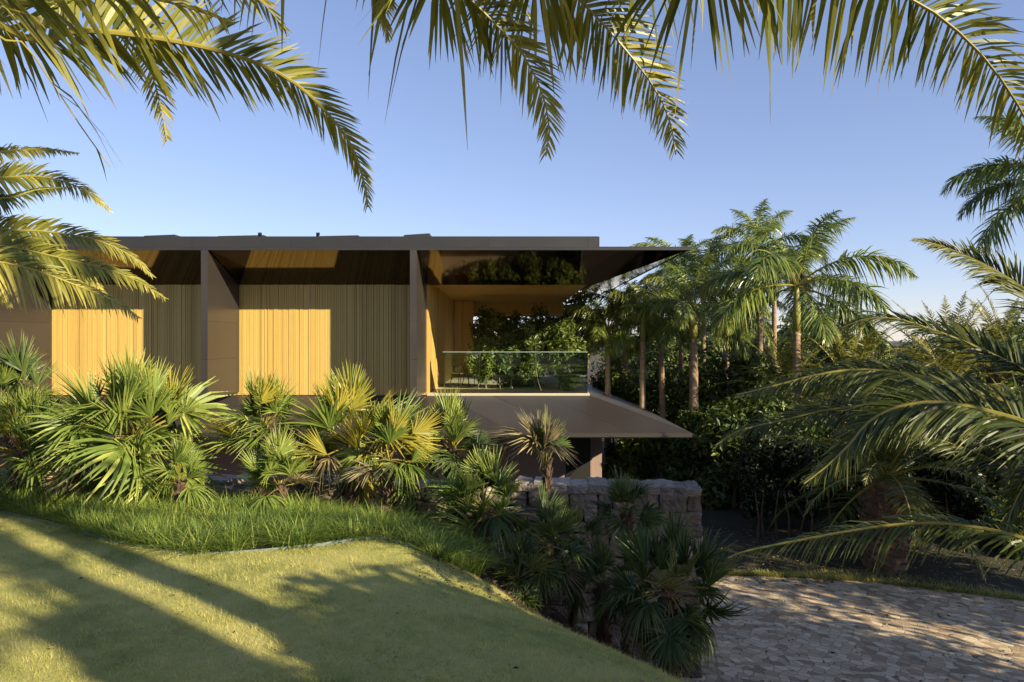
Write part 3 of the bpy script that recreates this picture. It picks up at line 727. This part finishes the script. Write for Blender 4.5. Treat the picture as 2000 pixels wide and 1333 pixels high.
# palm overhead
phoenix('feather palm overhead with dark fronds hanging into the middle of the sky', (-1.3, -1.3, EYE+3.0), [
    ([(820, -110, 2.8), (890, -30, 2.95), (955, 35, 3.05), (1020, 105, 3.15), (1060, 185, 3.2), (1074, 260, 3.22), (1066, 306, 3.22)], dict(n=210, L=.40, w=.021, droop=.2, start=.5, vee=.6, tipy=.6, fa1=40, face=-.85)),
    ([(1000, -120, 2.8), (1075, -50, 2.95), (1150, 18, 3.1), (1230, 108, 3.2), (1288, 188, 3.3), (1314, 258, 3.35), (1320, 303, 3.35)], dict(n=230, L=.48, w=.021, droop=.18, start=.5, vee=.6, fa1=44, face=-.9)),
    ([(700, -120, 2.9), (735, -40, 3.05), (752, 30, 3.1), (760, 82, 3.12)], dict(n=120, L=.24, w=.020, droop=.3, start=.6, tipy=.7, face=-.8)),
    ([(900, -150, 2.7), (760, -100, 2.9), (620, -75, 3.05), (480, -60, 3.15), (370, -45, 3.2)], dict(n=40, L=.40, w=.024, droop=.8, start=.66, vee=-.6, gap=.5, fa0=80, fa1=60)),
    ([(880, -170, 2.9), (960, -70, 3.3), (1010, -10, 3.6), (1040, 50, 3.7)], dict(n=90, L=.30, w=.026, droop=.4, start=.5, face=-.7)),
    ], 6, 3.3, 2, gF, n=100)
# palm over the right shoulder
phoenix('feather palm leaning in from above whose broad frond hangs across the top-right corner', (0.9, -1.6, EYE+3.1), [
    ([(1330, -170, 2.5), (1500, -105, 2.6), (1680, -40, 2.7), (1800, 10, 2.78), (1900, 90, 2.86), (1975, 185, 2.93), (2030, 290, 3.0), (2050, 380, 3.0)], dict(n=225, L=.42, w=.022, droop=.25, start=.44, vee=.45, fa0=84, fa1=40, face=-.9)),
    ([(1250, -180, 2.8), (1330, -120, 3.0), (1480, -70, 3.2), (1620, -50, 3.3)], dict(n=100, L=.36, w=.028, droop=.6, start=.45, vee=-.1, fa0=80, fa1=50, face=-.6)),
    ], 6, 3.2, 3, gF, n=100)
# left mid palm
dC = dict(start=.30, rad=.028, n=160, L=.36, w=.028, face=.6)
phoenix('feather palm at the left edge with sunlit yellow-green fronds before the timber wall', (-7.6, 6.6, EYE+1.15), [
    ([(-150, 318, 6.8), (0, 297, 6.9), (80, 292, 7.0), (155, 300, 7.0)], dict(dC, L=.20, droop=.5)),
    ([(-150, 360, 6.6), (0, 348, 6.7), (80, 346, 6.8), (150, 364, 6.8), (192, 390, 6.85), (214, 412, 6.9)], dict(dC, L=.34, vee=.4)),
    ([(-150, 372, 6.4), (0, 388, 6.5), (70, 372, 6.6), (140, 366, 6.6)], dict(dC, L=.25, droop=.6, mat='phoenix_green')),
    ([(-150, 430, 6.3), (0, 448, 6.5), (100, 454, 6.6), (190, 470, 6.7), (255, 500, 6.8), (298, 540, 6.85)], dict(dC, L=.32, vee=.5)),
    ([(-150, 470, 6.0), (0, 480, 6.2), (100, 500, 6.3), (190, 522, 6.4), (260, 545, 6.5), (324, 584, 6.5)], dict(dC, L=.32, vee=.3)),
    ([(-150, 490, 5.8), (0, 512, 5.9), (80, 532, 6.0), (160, 562, 6.1), (225, 590, 6.1), (272, 622, 6.1)], dict(dC, L=.36, vee=.15, droop=.5)),
    ([(-150, 520, 5.6), (-60, 540, 5.7), (0, 575, 5.8), (20, 600, 5.8)], dict(dC, L=.3)),
    ([(-150, 470, 6.6), (0, 470, 6.8), (90, 490, 6.9), (160, 530, 7.0), (210, 580, 7.0)], dict(dC, L=.34, vee=.3)),
    ], 22, 3.2, 4, gF, r=.28)
# right foreground palm
dD = dict(start=.30, rad=.030, n=260, L=.35, w=.018, fa0=62, face=.4)
phoenix('large feather palm at the right edge sweeping arched green fronds over the drive', (5.1, 3.5, EYE-.45), [
    ([(2080, 770, 4.1), (2000, 724, 4.2), (1900, 676, 4.4), (1820, 645, 4.5), (1750, 624, 4.6), (1690, 624, 4.7), (1645, 642, 4.75)], dict(dD, vee=.5, L=.36)),
    ([(2050, 800, 4.5), (1950, 780, 4.7), (1850, 748, 4.8), (1720, 724, 5.0), (1620, 728, 5.1), (1520, 752, 5.2), (1440, 772, 5.25)], dict(dD, vee=.2, droop=.5)),
    ([(2080, 850, 3.7), (2000, 823, 3.8), (1870, 790, 3.9), (1775, 790, 3.95), (1704, 819, 4.0), (1656, 872, 4.0), (1610, 915, 4.0), (1570, 945, 4.0)], dict(dD, vee=.35, L=.38)),
    ([(2050, 870, 5.0), (1900, 815, 5.3), (1780, 795, 5.4), (1640, 798, 5.5), (1530, 822, 5.6), (1448, 840, 5.6), (1398, 870, 5.6)], dict(dD, vee=.2, L=.34)),
    ([(2080, 1070, 4.2), (2000, 1051, 4.3), (1900, 1030, 4.5), (1822, 1023, 4.6), (1727, 1028, 4.7), (1585, 1051, 4.8), (1457, 1077, 4.9), (1422, 1090, 4.9)], dict(dD, vee=.3, L=.30, droop=.6, n=120)),
    ([(2100, 640, 4.6), (2000, 565, 4.9), (1930, 522, 5.0), (1850, 485, 5.1), (1785, 468, 5.15)], dict(dD, vee=.6, L=.40)),
    ([(2060, 960, 5.0), (1950, 905, 5.1), (1850, 865, 5.2), (1760, 840, 5.3), (1700, 832, 5.35)], dict(dD, vee=.1, L=.36, mat='phoenix_green')),
    ([(2100, 900, 4.6), (2020, 930, 4.7), (1980, 990, 4.8), (1960, 1060, 4.8)], dict(dD, vee=.2, L=.28)),
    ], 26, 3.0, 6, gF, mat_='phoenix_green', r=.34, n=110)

# generic feather frond meshes for mid-distance palms
def frond_mesh(name, el, length, bend, seed, mats, **kw):
    bb = MB(); frond_geo(bb, arc((0, 0, 0), 0, math.radians(el), length, bend), seed=seed, **kw)
    o = bb.build(name, mats); me = o.data; bpy.data.objects.remove(o); return me
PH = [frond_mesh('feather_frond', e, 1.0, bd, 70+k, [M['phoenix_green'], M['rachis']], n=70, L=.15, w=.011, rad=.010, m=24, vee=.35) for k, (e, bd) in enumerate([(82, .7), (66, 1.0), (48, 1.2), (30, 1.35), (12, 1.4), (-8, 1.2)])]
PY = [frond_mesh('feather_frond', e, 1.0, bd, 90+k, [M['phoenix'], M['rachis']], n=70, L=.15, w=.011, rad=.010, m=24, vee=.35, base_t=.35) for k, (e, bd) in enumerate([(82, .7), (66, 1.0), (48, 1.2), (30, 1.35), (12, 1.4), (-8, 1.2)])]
RY = [frond_mesh('plume_frond', e, 1.0, bd, 110+k, [M['royal'], M['rachis']], n=115, L=.21, w=.015, rad=.010, m=24, plum=1.0, vee=.1, droop=.6, start=.18, fa0=70, fa1=35, tipy=.2) for k, (e, bd) in enumerate([(74, 1.5), (56, 1.9), (40, 2.0), (24, 1.9), (6, 1.6), (-20, 1.1)])]
def crown(root, hub, meshes, n, length, seed, name='frond', spread=1.0):
    g = np.random.default_rng(seed); loc = np.array(hub)-np.array(root.location)
    for k in range(n):
        f = k/(n-1); vi = min(5, int(f*spread*6)); az = k*2.39996+g.normal(0, .15)
        inst(name, meshes[vi], root, loc, (g.normal(0, .05), g.normal(0, .08), az), length*g.uniform(.85, 1.1))

def royal(px, py, d, flen, label, seed, n=15, r=.15, lean=0, at=None):
    hub = P(px, py, d) if at is None else np.array([at[0], d, at[1]]); bx = hub[0]+lean; bz = float(ground_z(bx, d)); root = empty('royal_palm', (bx, d, bz), label, 'palm tree', 'royal palms beside the house')
    sh = min(1.3, .45*flen)
    r *= .85
    m0 = np.array([hub[0], d, hub[2]-sh]); b = MB(); nn = 40
    t = np.linspace(0, 1, nn); pts = np.array([bx, d, bz-.05])+(m0-np.array([bx, d, bz-.05]))*t[:, None]
    g = np.random.default_rng(seed); rad = r*(1.15-.35*t+.12*np.sin(t*np.pi))*(1+.03*g.normal(size=nn)); b.tube(pts, rad, 12, .5)
    b.build('trunk', M['royal_bark'], root, smooth=True)
    b = MB(); b.tube([m0-UP*.01, m0+UP*sh*.4, m0+UP*sh*.8, m0+UP*sh*1.02], [r*.85, r*.95, r*.7, r*.35], 12, .5); b.build('crownshaft', M['shaft'], root, smooth=True)
    crown(root, hub, RY, n, flen, seed)
    return root
royal(1355, 600, 21, 2.2, 'royal palm with a pale orange-lit trunk just right of the canopy tip', 1, r=.16)
big = royal(1556, 558, 19.5, 3.2, 'largest royal palm, widest crown standing alone against the sky', 2, 16, r=.14)
royal(1484, 492, 24, 2.4, 'tall royal palm behind and left of the widest-crowned palm', 3, r=.12)
royal(1512, 545, 26.5, 1.9, 'royal palm with yellow-lit crownshaft squeezed behind the widest-crowned palm', 4, r=.12)
royal(1255, 612, 22.5, 2.0, 'royal palm with a slim pale trunk behind the canopy slope, second from the terrace', 5, r=.12)
royal(1291, 628, 23.5, 2.0, 'royal palm with a dark leaning trunk left of the orange-lit trunk', 6, r=.12, lean=.12)
royal(1330, 540, 26, 2.3, 'royal palm with a thin orange trunk and a crown topping the canopy tip', 7, r=.11)
royal(1374, 545, 25, 2.4, 'royal palm whose feathery top rises right behind the orange-lit trunk', 8, r=.11)
royal(1187, 645, 23, 1.9, 'royal palm nearest the glass terrace corner', 9, r=.12)
royal(1222, 622, 27, 2.1, 'small far royal palm half hidden behind the terrace-side palms', 10, r=.15)
royal(1440, 610, 28, 2.3, 'royal palm with shaded hanging fronds left of the tall pair', 11, r=.15)
royal(1602, 655, 31, 2.0, 'lowest far royal palm under the widest crown', 12, r=.14)
royal(1420, 650, 33, 2.0, 'small distant royal palm deep among the grove trunks', 13, r=.14)
royal(2070, 345, 18.5, 3.0, 'bushy plumed palm crown cut off by the right edge high in the sky', 14, 18, r=.19)

# date palms on the verge
def date_mid(px, py, d, flen, label, seed, n=34, meshes=PH, r=.36):
    hub = P(px, py, d); bz = .10; root = empty('date_palm', (hub[0], d, bz), label, 'palm tree', 'date palms beyond the drive')
    palm_trunk(root, (hub[0], d, bz-.05), (hub[0], d, hub[2]+.1), r, r*1.08, M['palm_bark'], seed)
    crown(root, hub+UP*.1, meshes, n, flen, seed, spread=.95)
date_mid(1728, 945, 13.4, 2.7, 'stout date palm with a rough brown trunk standing on the verge beyond the drive', 31)
date_mid(1850, 765, 17.5, 2.6, 'yellow-lit date palm crown behind the stout palm, near the right edge', 32, 30, PY)
date_mid(1660, 775, 18.5, 2.4, 'smaller date palm crown left of the stout palm, below the widest royal palm', 33, 28, PY)

date_mid(1540, 790, 21.0, 2.4, 'yellow-green date palm crown at the foot of the widest-crowned royal palm', 34, 28, PY, r=.3)
date_mid(1955, 715, 22.0, 2.6, 'date palm crown standing against the sky by the right edge', 35, 28, PY, r=.3)

# ------------------------------------------------------------------ fan palms
def fan_mesh(seed, mats, pet=.55, R=.45, nseg=30, span=105, droop=.25, cup=.25, fold2=0):
    g = np.random.default_rng(seed); b = MB()
    pp, _ = spline([(0, 0, 0), (pet*.5, 0, pet*.04), (pet, 0, 0)], 8)
    b.tube(pp, np.linspace(.012, .007, 8), 5, .5, True, mi=1)
    an = np.radians(np.linspace(-span, span, nseg)+g.normal(0, 1.5, nseg)); V = []; Q = []; T = []
    o = 0; tilt = math.radians(-12)
    for i, q in enumerate(an):
        ln = R*(1-.28*(abs(q)/math.radians(span))**1.5)*g.uniform(.9, 1.06); d = np.array([math.cos(q), math.sin(q), 0]); s = np.array([-math.sin(q), math.cos(q), 0])
        d = nrm(d+np.array([0, 0, cup+fold2*abs(math.sin(q))+g.normal(0, .09)])); fold = .32
        st = 2*math.radians(span)/nseg
        tn = np.clip(g.normal(.45, .16), 0, 1)
        for k, (u, wf) in enumerate([(0, .15), (.30, 1.1), (.62, .66), (1.0, .03)]):
            hw = max(.5*st*.64*R*wf, .0014)
            c = np.array([pet, 0, 0])+d*ln*u-UP*ln*droop*u**2.2*(1+.3*math.sin(i*1.7))+np.array([0, 0, .0])
            V += [c-s*hw+UP*hw*fold*2, c, c+s*hw+UP*hw*fold*2]; T += [tn+.3*(u > .9)]*3
        for k in range(3):
            e = o+3*k; Q += [(e, e+1, e+4, e+3), (e+1, e+2, e+5, e+4)]
        o += 12
    b.add(np.array(V), np.array(Q), np.clip(T, 0, 1), mi=0)
    ob = b.build('fan_leaf', mats); me = ob.data; bpy.data.objects.remove(ob); return me
FAN = {}
for key in ('fan', 'fan_yellow', 'fan_dark', 'fan_dry'):
    FAN[key] = [fan_mesh(200+k, [M[key], M['rachis']], pet=[.46, .42, .50, .46, .5, .36][k], R=[.56, .58, .54, .56, .5, .6][k], droop=[.08, .2, .45, .8, .12, .55][k], cup=[.25, .2, .1, -.05, .5, .0][k], span=[75, 100, 112, 105, 85, 95][k], fold2=[.8, .25, .5, .1, .4, .2][k]) for k in range(6)]
def fan_palm(px, py_c, d, size, label, seed, key='fan', n=24, lo=-15, hi=88, base=None, r=.075, stems=1, lean=(0, 0), mix=None):
    """crown centre at pixel (px,py_c), depth d; size scales leaves (1 = about 1 m from hub to tip)"""
    hub = P(px, py_c, d)+np.array([0, 0, 0]); bx, by = hub[0]+lean[0], hub[1]+lean[1]
    bz = float(ground_z(bx, by)); root = empty('fan_palm', (bx, by, bz), label, 'fan palm', 'fan palms in the planting bed')
    if hub[2] < bz+.18: hub[2] = bz+.18
    g = np.random.default_rng(seed); b = MB(); nn = max(6, int((hub[2]-bz)/.04))
    t = np.linspace(0, 1, nn)[:, None]; pts = np.array([bx, by, bz-.04])+(hub-np.array([bx, by, bz-.04]))*t
    pts[:, 0] += .03*np.sin(t[:, 0]*4+seed)
    b.tube(pts, r*(1.1-.25*t[:, 0])*(1+.15*(np.arange(nn) % 2)), 9, .5, True, .2, g)
    for i in range(nn*3):
        q = g.uniform(.1, 1); c = pts[min(nn-1, int(q*nn))]; az = i*2.4; dd = np.array([math.cos(az), math.sin(az), 0])
        b.tube([c+dd*r*.8, c+dd*r*1.5+UP*.07], [.016, .004], 4, .6, False)
    b.build('trunk', M['fibre'], root)
    loc = hub-np.array(root.location)
    n = int(n*1.4)
    for k in range(n):
        f = k/max(1, n-1); el = hi+(lo-hi)*f**.85+g.normal(0, 12); az = k*2.39996+g.normal(0, .4)
        vi = int(g.choice([0, 0, 4, 1, 4] if f < .35 else ([1, 4, 2, 0, 5] if f < .75 else [2, 3, 5, 1]))); kk = key
        if mix and g.random() < mix[1]: kk = mix[0]
        if f > .85 and g.random() < .2: kk = 'fan_dry'
        inst('leaf', FAN[kk][vi], root, loc-UP*.06*f, (g.normal(0, .6), -math.radians(el), az), np.array([1, g.uniform(.7, 1.1), g.uniform(.6, 1.4)])*size*g.uniform(.75, 1.15))
fan_palm(262, 850, 8.6, 1.12, 'largest round fan palm in front of the left sunlit timber panel', 1, n=38, lo=-30, mix=('fan_yellow', .10))
fan_palm(25, 785, 10.0, .95, 'fan palm cut by the left edge below the leftmost fin', 2, n=24, key='fan_dark', mix=('fan', .6))
fan_palm(40, 880, 8.8, .92, 'low bushy fan palm at the left edge above the border grass', 3, n=30, mix=('fan_yellow', .08))
fan_palm(150, 905, 8.4, .62, 'small fan palm tucked left of the largest round one', 15, n=22)
fan_palm(512, 845, 9.0, .82, 'upright fan palm before the fin and middle sunlit timber panel', 4, n=20, lo=-10, mix=('fan_yellow', .2))
fan_palm(545, 945, 8.1, .68, 'low fan palm sprouting from the border grass below the upright one', 5, n=18, lo=10, r=.06)
fan_palm(350, 940, 8.0, .52, 'short fan palm at the lower right of the largest round one', 16, n=14, lo=0, r=.05)
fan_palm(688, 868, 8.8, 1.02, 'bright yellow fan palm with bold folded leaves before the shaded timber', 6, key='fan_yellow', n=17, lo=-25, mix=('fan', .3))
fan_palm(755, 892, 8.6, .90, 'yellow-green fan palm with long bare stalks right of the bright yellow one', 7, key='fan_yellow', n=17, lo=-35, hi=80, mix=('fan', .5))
fan_palm(885, 875, 9.2, .82, 'grey-green fan palm before the left end of the lower canopy', 8, n=24, lo=-15, mix=('fan_dark', .4))
fan_palm(615, 900, 9.8, .6, 'shaded fan palm behind the low one, between upright and yellow palms', 17, key='fan_dark', n=18)
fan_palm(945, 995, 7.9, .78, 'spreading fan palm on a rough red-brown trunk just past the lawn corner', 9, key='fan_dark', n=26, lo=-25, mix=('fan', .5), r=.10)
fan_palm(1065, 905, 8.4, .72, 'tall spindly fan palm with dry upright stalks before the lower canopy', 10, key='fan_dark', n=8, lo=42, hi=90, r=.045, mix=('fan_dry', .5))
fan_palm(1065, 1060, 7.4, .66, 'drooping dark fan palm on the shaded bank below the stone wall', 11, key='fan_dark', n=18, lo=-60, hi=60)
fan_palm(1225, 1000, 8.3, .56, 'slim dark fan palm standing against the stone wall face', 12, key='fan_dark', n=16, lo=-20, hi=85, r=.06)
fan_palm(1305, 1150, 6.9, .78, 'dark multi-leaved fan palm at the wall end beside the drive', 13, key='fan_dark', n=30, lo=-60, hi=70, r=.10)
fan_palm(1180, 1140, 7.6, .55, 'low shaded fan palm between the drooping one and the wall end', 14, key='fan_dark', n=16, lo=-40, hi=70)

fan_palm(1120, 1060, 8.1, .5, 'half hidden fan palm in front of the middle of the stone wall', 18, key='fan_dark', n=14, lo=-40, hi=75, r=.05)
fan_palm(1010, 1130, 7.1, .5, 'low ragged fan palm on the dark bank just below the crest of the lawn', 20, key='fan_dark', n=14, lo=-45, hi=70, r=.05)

# ------------------------------------------------------------------ leafy trees and shrubs
def leaves(b, c, rad, n, size, g, clumps=14, hollow=.55, tb=.5):
    c = np.array(c); rad = np.array(rad)
    cd = nrm(g.normal(size=(clumps, 3))); cc = c+cd*rad*g.uniform(hollow*.6, .85, (clumps, 1)); cr = g.uniform(.28, .52, clumps)
    ct = g.normal(tb, .10, clumps)
    k = g.integers(0, clumps, n); d = nrm(g.normal(size=(n, 3))); rr = g.random(n)**.4
    p = cc[k]+d*rr[:, None]*cr[k][:, None]*rad
    nn_ = nrm(d*.7+np.array([0, 0, .5])+g.normal(0, .5, (n, 3))); ax = nrm(np.cross(nn_, g.normal(size=(n, 3)))); ay = np.cross(nn_, ax)
    s = size*g.uniform(.6, 1.25, n)[:, None]
    V = np.stack([p-ax*s, p+ay*s*.42, p+ax*s*1.05-nn_*s*.25, p-ay*s*.42], 1)
    o = np.arange(n)[:, None]*4
    b.add(V.reshape(-1, 3), (o+np.array([[0, 1, 2, 3]])), np.repeat(np.clip(ct[k]+g.normal(0, .14, n), 0, 1), 4))
def leafy(name, px, py, d, rad, label, cat, group, seed, n=5000, size=.09, m='bush', stems=1, bz=None, tb=.5, clumps=16, tr=.06, loc=None):
    g = np.random.default_rng(seed); c = P(px, py, d) if loc is None else np.array(loc, float)
    bz = float(ground_z(c[0], c[1])) if bz is None else bz
    root = empty(name, (c[0], c[1], bz), label, cat, group)
    b = MB()
    for s in range(stems):
        off = np.array([g.normal(0, .12), g.normal(0, .12), 0])*(stems > 1)
        top = c+np.array([g.normal(0, .3)*rad[0], g.normal(0, .3)*rad[1], rad[2]*.2])
        p0 = np.array([c[0], c[1], bz-.03])+off; mid = (p0+top)/2+g.normal(0, .06, 3)
        pts, _ = spline([p0, mid, top], 14); b.tube(pts, np.linspace(tr, tr*.35, 14), 7, .5, True, .08, g)
        for q in range(5):
            st = pts[6+q]; e = c+nrm(g.normal(size=3))*np.array(rad)*.75
            lp, _ = spline([st, (st+e)/2+UP*.1, e], 8); b.tube(lp, np.linspace(tr*.4, tr*.1, 8), 5, .5, False)
    b.build('trunk', M['bark'], root)
    b = MB(); leaves(b, c, rad, n, size, g, clumps, tb=tb); b.build('crown', M[m], root)
    return root
fl = Z(-1.40)
gt = 'shrubs on the terrace'
leafy('terrace_shrub', 945, 700, 20.0, (.5, .45, .9), 'slender shrub with pale stems behind the left glass pane', 'shrub', gt, 1, 1300, .075, 'ficus', 3, fl, tr=.025)
leafy('terrace_shrub', 995, 700, 20.0, (.48, .4, .85), 'dense green shrub behind the middle of the glass railing', 'shrub', gt, 2, 1500, .07, 'ficus', 3, fl, tr=.02)
leafy('terrace_shrub', 1040, 700, 19.6, (.42, .35, .95), 'thin leafy shrub right of the middle of the glass railing', 'shrub', gt, 3, 1100, .075, 'ficus', 2, fl, tr=.02)
leafy('terrace_shrub', 1097, 672, 19.8, (.72, .55, 1.05), 'sunlit bushy tree on thin pale stems at the right end of the terrace', 'shrub', gt, 4, 3400, .075, 'ficus', 3, fl, tb=.6, tr=.03)
leafy('terrace_shrub', 1105, 742, 19.6, (.35, .35, .35), 'low bright green shrub at the foot of the sunlit terrace tree', 'shrub', gt, 5, 1200, .06, 'ficus', 2, fl, tb=.6, tr=.015)
leafy('terrace_shrub', 1020, 752, 21.0, (.9, .4, .25), 'low spreading shrub along the floor behind the glass', 'shrub', gt, 6, 2400, .05, 'ficus', 3, fl, tb=.4, tr=.015)
leafy('terrace_shrub', 962, 640, 24.0, (.95, .6, 1.05), 'tall dark leafy shrub reaching towards the ceiling near the back wall of the terrace', 'shrub', gt, 7, 2200, .08, 'bush', 3, fl, tr=.03)
leafy('terrace_shrub', 1042, 645, 24.5, (.95, .6, 1.1), 'tall dark leafy shrub at the back of the terrace, right of its middle', 'shrub', gt, 8, 2200, .08, 'bush', 3, fl, tr=.03)
gb = 'trees behind the house'
leafy('garden_tree', 965, 655, 30, (1.3, 1.2, 1.35), 'dark rounded tree seen through the terrace opening at left', 'tree', gb, 11, 2600, .14, 'bush', 1, 0, tr=.12)
leafy('garden_tree', 1065, 650, 31.5, (1.5, 1.2, 1.5), 'dark tree seen through the terrace opening at centre', 'tree', gb, 12, 2000, .14, 'bush', 1, 0, tr=.12)
leafy('garden_tree', 1130, 640, 30.5, (1.3, 1.2, 1.6), 'dark tree rising beyond the right end of the terrace', 'tree', gb, 13, 3600, .14, 'bush', 1, 0, tr=.12)
leafy('garden_tree', 1010, 720, 32, (2.6, 1.2, 1.6), 'broad low tree filling the lower part of the terrace view', 'tree', gb, 14, 5000, .15, 'bush', 2, 0, tr=.1)
gs = 'shrubs and trees of the grove'
bs = [(1210, 760, 28, (2.0, 1.6, 1.7), 'broad shrub behind the terrace corner and canopy edge', 6000),
      (1255, 900, 21.5, (1.3, 1.0, 1.15), 'dark shrub in the gap under the right end of the lower canopy', 5200),
      (1325, 915, 19.8, (.9, .9, 1.05), 'dark shrub between the canopy tip and the end of the stone wall', 4200),
      (2012, 1045, 14.3, (1.1, .8, .75), 'low dark shrub on the verge at the right edge', 4000),
      (1290, 800, 25.5, (1.8, 1.5, 1.8), 'dark shrub between the slim pale trunk and the leaning trunk', 6000),
      (1395, 850, 20.5, (1.2, 1.2, 1.3), 'shrub right below the tip of the lower canopy', 5200),
      (1410, 780, 23, (1.5, 1.5, 2.0), 'leafy shrub right of the orange-lit trunk', 8000),
      (1480, 745, 25, (1.8, 1.5, 1.8), 'sunlit shrub under the tall pair of royal palms', 8000),
      (1430, 900, 18.5, (1.3, 1.2, 1.5), 'dark shrub right of the shrub under the canopy tip', 6500),
      (1530, 890, 18.0, (1.5, 1.2, 1.6), 'dark shrub in front of the foot of the widest-crowned palm', 7000),
      (1600, 760, 23, (1.8, 1.5, 2.0), 'sunlit shrub behind the arched frond tips', 7500),
      (1700, 770, 26, (2.2, 1.6, 2.0), 'bushy tree behind the smaller date palm crown', 7000),
      (1800, 760, 28, (2.4, 1.6, 2.1), 'bushy tree between the two yellow-lit date palm crowns', 7000),
      (1930, 720, 27, (2.6, 1.6, 2.2), 'bushy tree at the right edge under the upper fronds', 7000),
      (2030, 770, 20, (1.8, 1.5, 2.2), 'dark bushy tree partly outside the right edge', 6000),
      (1560, 700, 36, (3.0, 2, 2.2), 'far tree crown low behind the widest-crowned palm', 5000),
      (1270, 690, 38, (3.4, 2, 2.0), 'far tree line crown seen between the grove trunks', 5000),
      (1400, 690, 39, (3.4, 2, 2.0), 'far tree crown right behind the orange-lit trunk', 5000)]
for k, (px, py, d, rad, lab, n) in enumerate(bs):
    leafy('shrub', px, py, d, rad, lab, 'shrub', gs, 300+k, n, .11 if d < 30 else .17, 'bush', 2, None, tr=.06, tb=.5)
# clipped hedge beyond the verge
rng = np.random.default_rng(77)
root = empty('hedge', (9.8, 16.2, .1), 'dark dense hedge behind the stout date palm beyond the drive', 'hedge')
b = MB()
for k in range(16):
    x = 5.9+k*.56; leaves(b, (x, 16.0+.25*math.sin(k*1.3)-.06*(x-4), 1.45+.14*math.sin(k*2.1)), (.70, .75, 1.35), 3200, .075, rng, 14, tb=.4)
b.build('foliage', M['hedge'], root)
b = MB()
for k in range(36):
    x = 5.5+k*.245; yb_ = 15.6-.06*(x-4)+rng.normal(0, .12)
    b.tube([(x, yb_, -.02), (x+rng.normal(0, .06), yb_, .5), (x+rng.normal(0, .12), yb_+.1, 1.1)], [.03, .022, .012], 6, .5, False)
b.build('stem', M['fibre'], root)

# ------------------------------------------------------------------ terrace chairs
def chair(px, d, rz, label):
    c = P(px, 0, d); root = empty('terrace_chair', (c[0], d, fl), label, 'chair', 'chairs on the terrace')
    root.rotation_euler.z = 0
    ca, sa = math.cos(rz), math.sin(rz); R = lambda x, y, z: (c[0]+ca*x-sa*y, d+sa*x+ca*y, fl+z)
    an = np.linspace(0, 2*np.pi, 20)
    b = MB(); V = [R(.24*math.cos(q), .24*math.sin(q), h) for h in (.43, .46) for q in an[:-1]]
    n = 19; F4 = np.array([[i, (i+1) % n, n+(i+1) % n, n+i] for i in range(n)]); b.add(V, F4)
    b.add([R(0, 0, .465)]+[R(.24*math.cos(q), .24*math.sin(q), .46) for q in an[:-1]], np.array([[0, 1+i, 1+(i+1) % n] for i in range(n)]))
    b.build('seat', M['cane'], root)
    b = MB(); q = np.linspace(-.2, np.pi+.2, 16)
    b.tube([R(.30*math.cos(t), .28*math.sin(t), .62+.16*math.sin(max(0, min(np.pi, t)))) for t in q], .016, 6)
    b.build('backrest', M['cane'], root)
    for t in np.linspace(.2, np.pi-.2, 7):
        b = MB(); b.tube([R(.22*math.cos(t), .22*math.sin(t), .45), R(.30*math.cos(t), .28*math.sin(t), .62+.16*math.sin(t))], .007, 5); b.build('spindle', M['chair'], root)
    for sx in (-1, 1):
        for sy in (-1, 1):
            b = MB(); b.tube([R(.15*sx, .15*sy, .44), R(.22*sx, .22*sy, 0)], [.014, .01], 6); b.build('leg', M['chair'], root)
chair(898, 20.4, -.6, 'round cane-seated terrace chair nearest the timber return wall')
chair(921, 21.4, .5, 'cane-seated terrace chair further back beside the slender shrub')

# ------------------------------------------------------------------ planting to the right of the drive and behind the viewer (casts the long shade)
gr = 'trees shading the drive'
for k, (x, y, z, rad, lab) in enumerate([
    (10.6, 4.6, EYE-.4, (2.0, 2.0, 2.6), 'round leafy tree right of the drive, nearest the arching palm'),
    (13.6, 8.0, EYE-.3, (2.2, 2.2, 2.7), 'round leafy tree right of the drive, farther along the paving'),
    (9.4, 2.9, EYE+.75, (2.1, 2.1, 2.3), 'round leafy tree on the bank right of the lawn'),
    (7.2, 4.9, EYE+.5, (1.5, 1.4, 1.9), 'slim leafy tree just right of the arching palm'),
    (5.55, -.35, EYE+.70, (1.5, 1.4, 1.3), 'small spreading tree on the bank right of the viewer')]):
    leafy('shade_tree', 0, 0, 0, rad, lab, 'tree', gr, 500+k, 9000, .13, 'bush', 1, float(ground_z(x, y)), tr=.16, loc=(x, y, z), clumps=26)
royal(0, 0, -3.1, 2.0, 'tall slim palm farther behind the viewer, its trunk shading a streak of lawn', 41, 9, r=.17, at=(7.2, EYE+9.6))
phoenix('feather palm on the lawn bank to the right of the viewer', (6.4, -2.9, EYE+3.3), [], 7, 2.2, 41, gF, r=.2, n=70, L=.36)
royal(0, 0, -1.5, 2.0, 'tall slim palm at the right behind the viewer, beside the spreading tree', 42, 9, r=.17, at=(6.05, EYE+10.2))
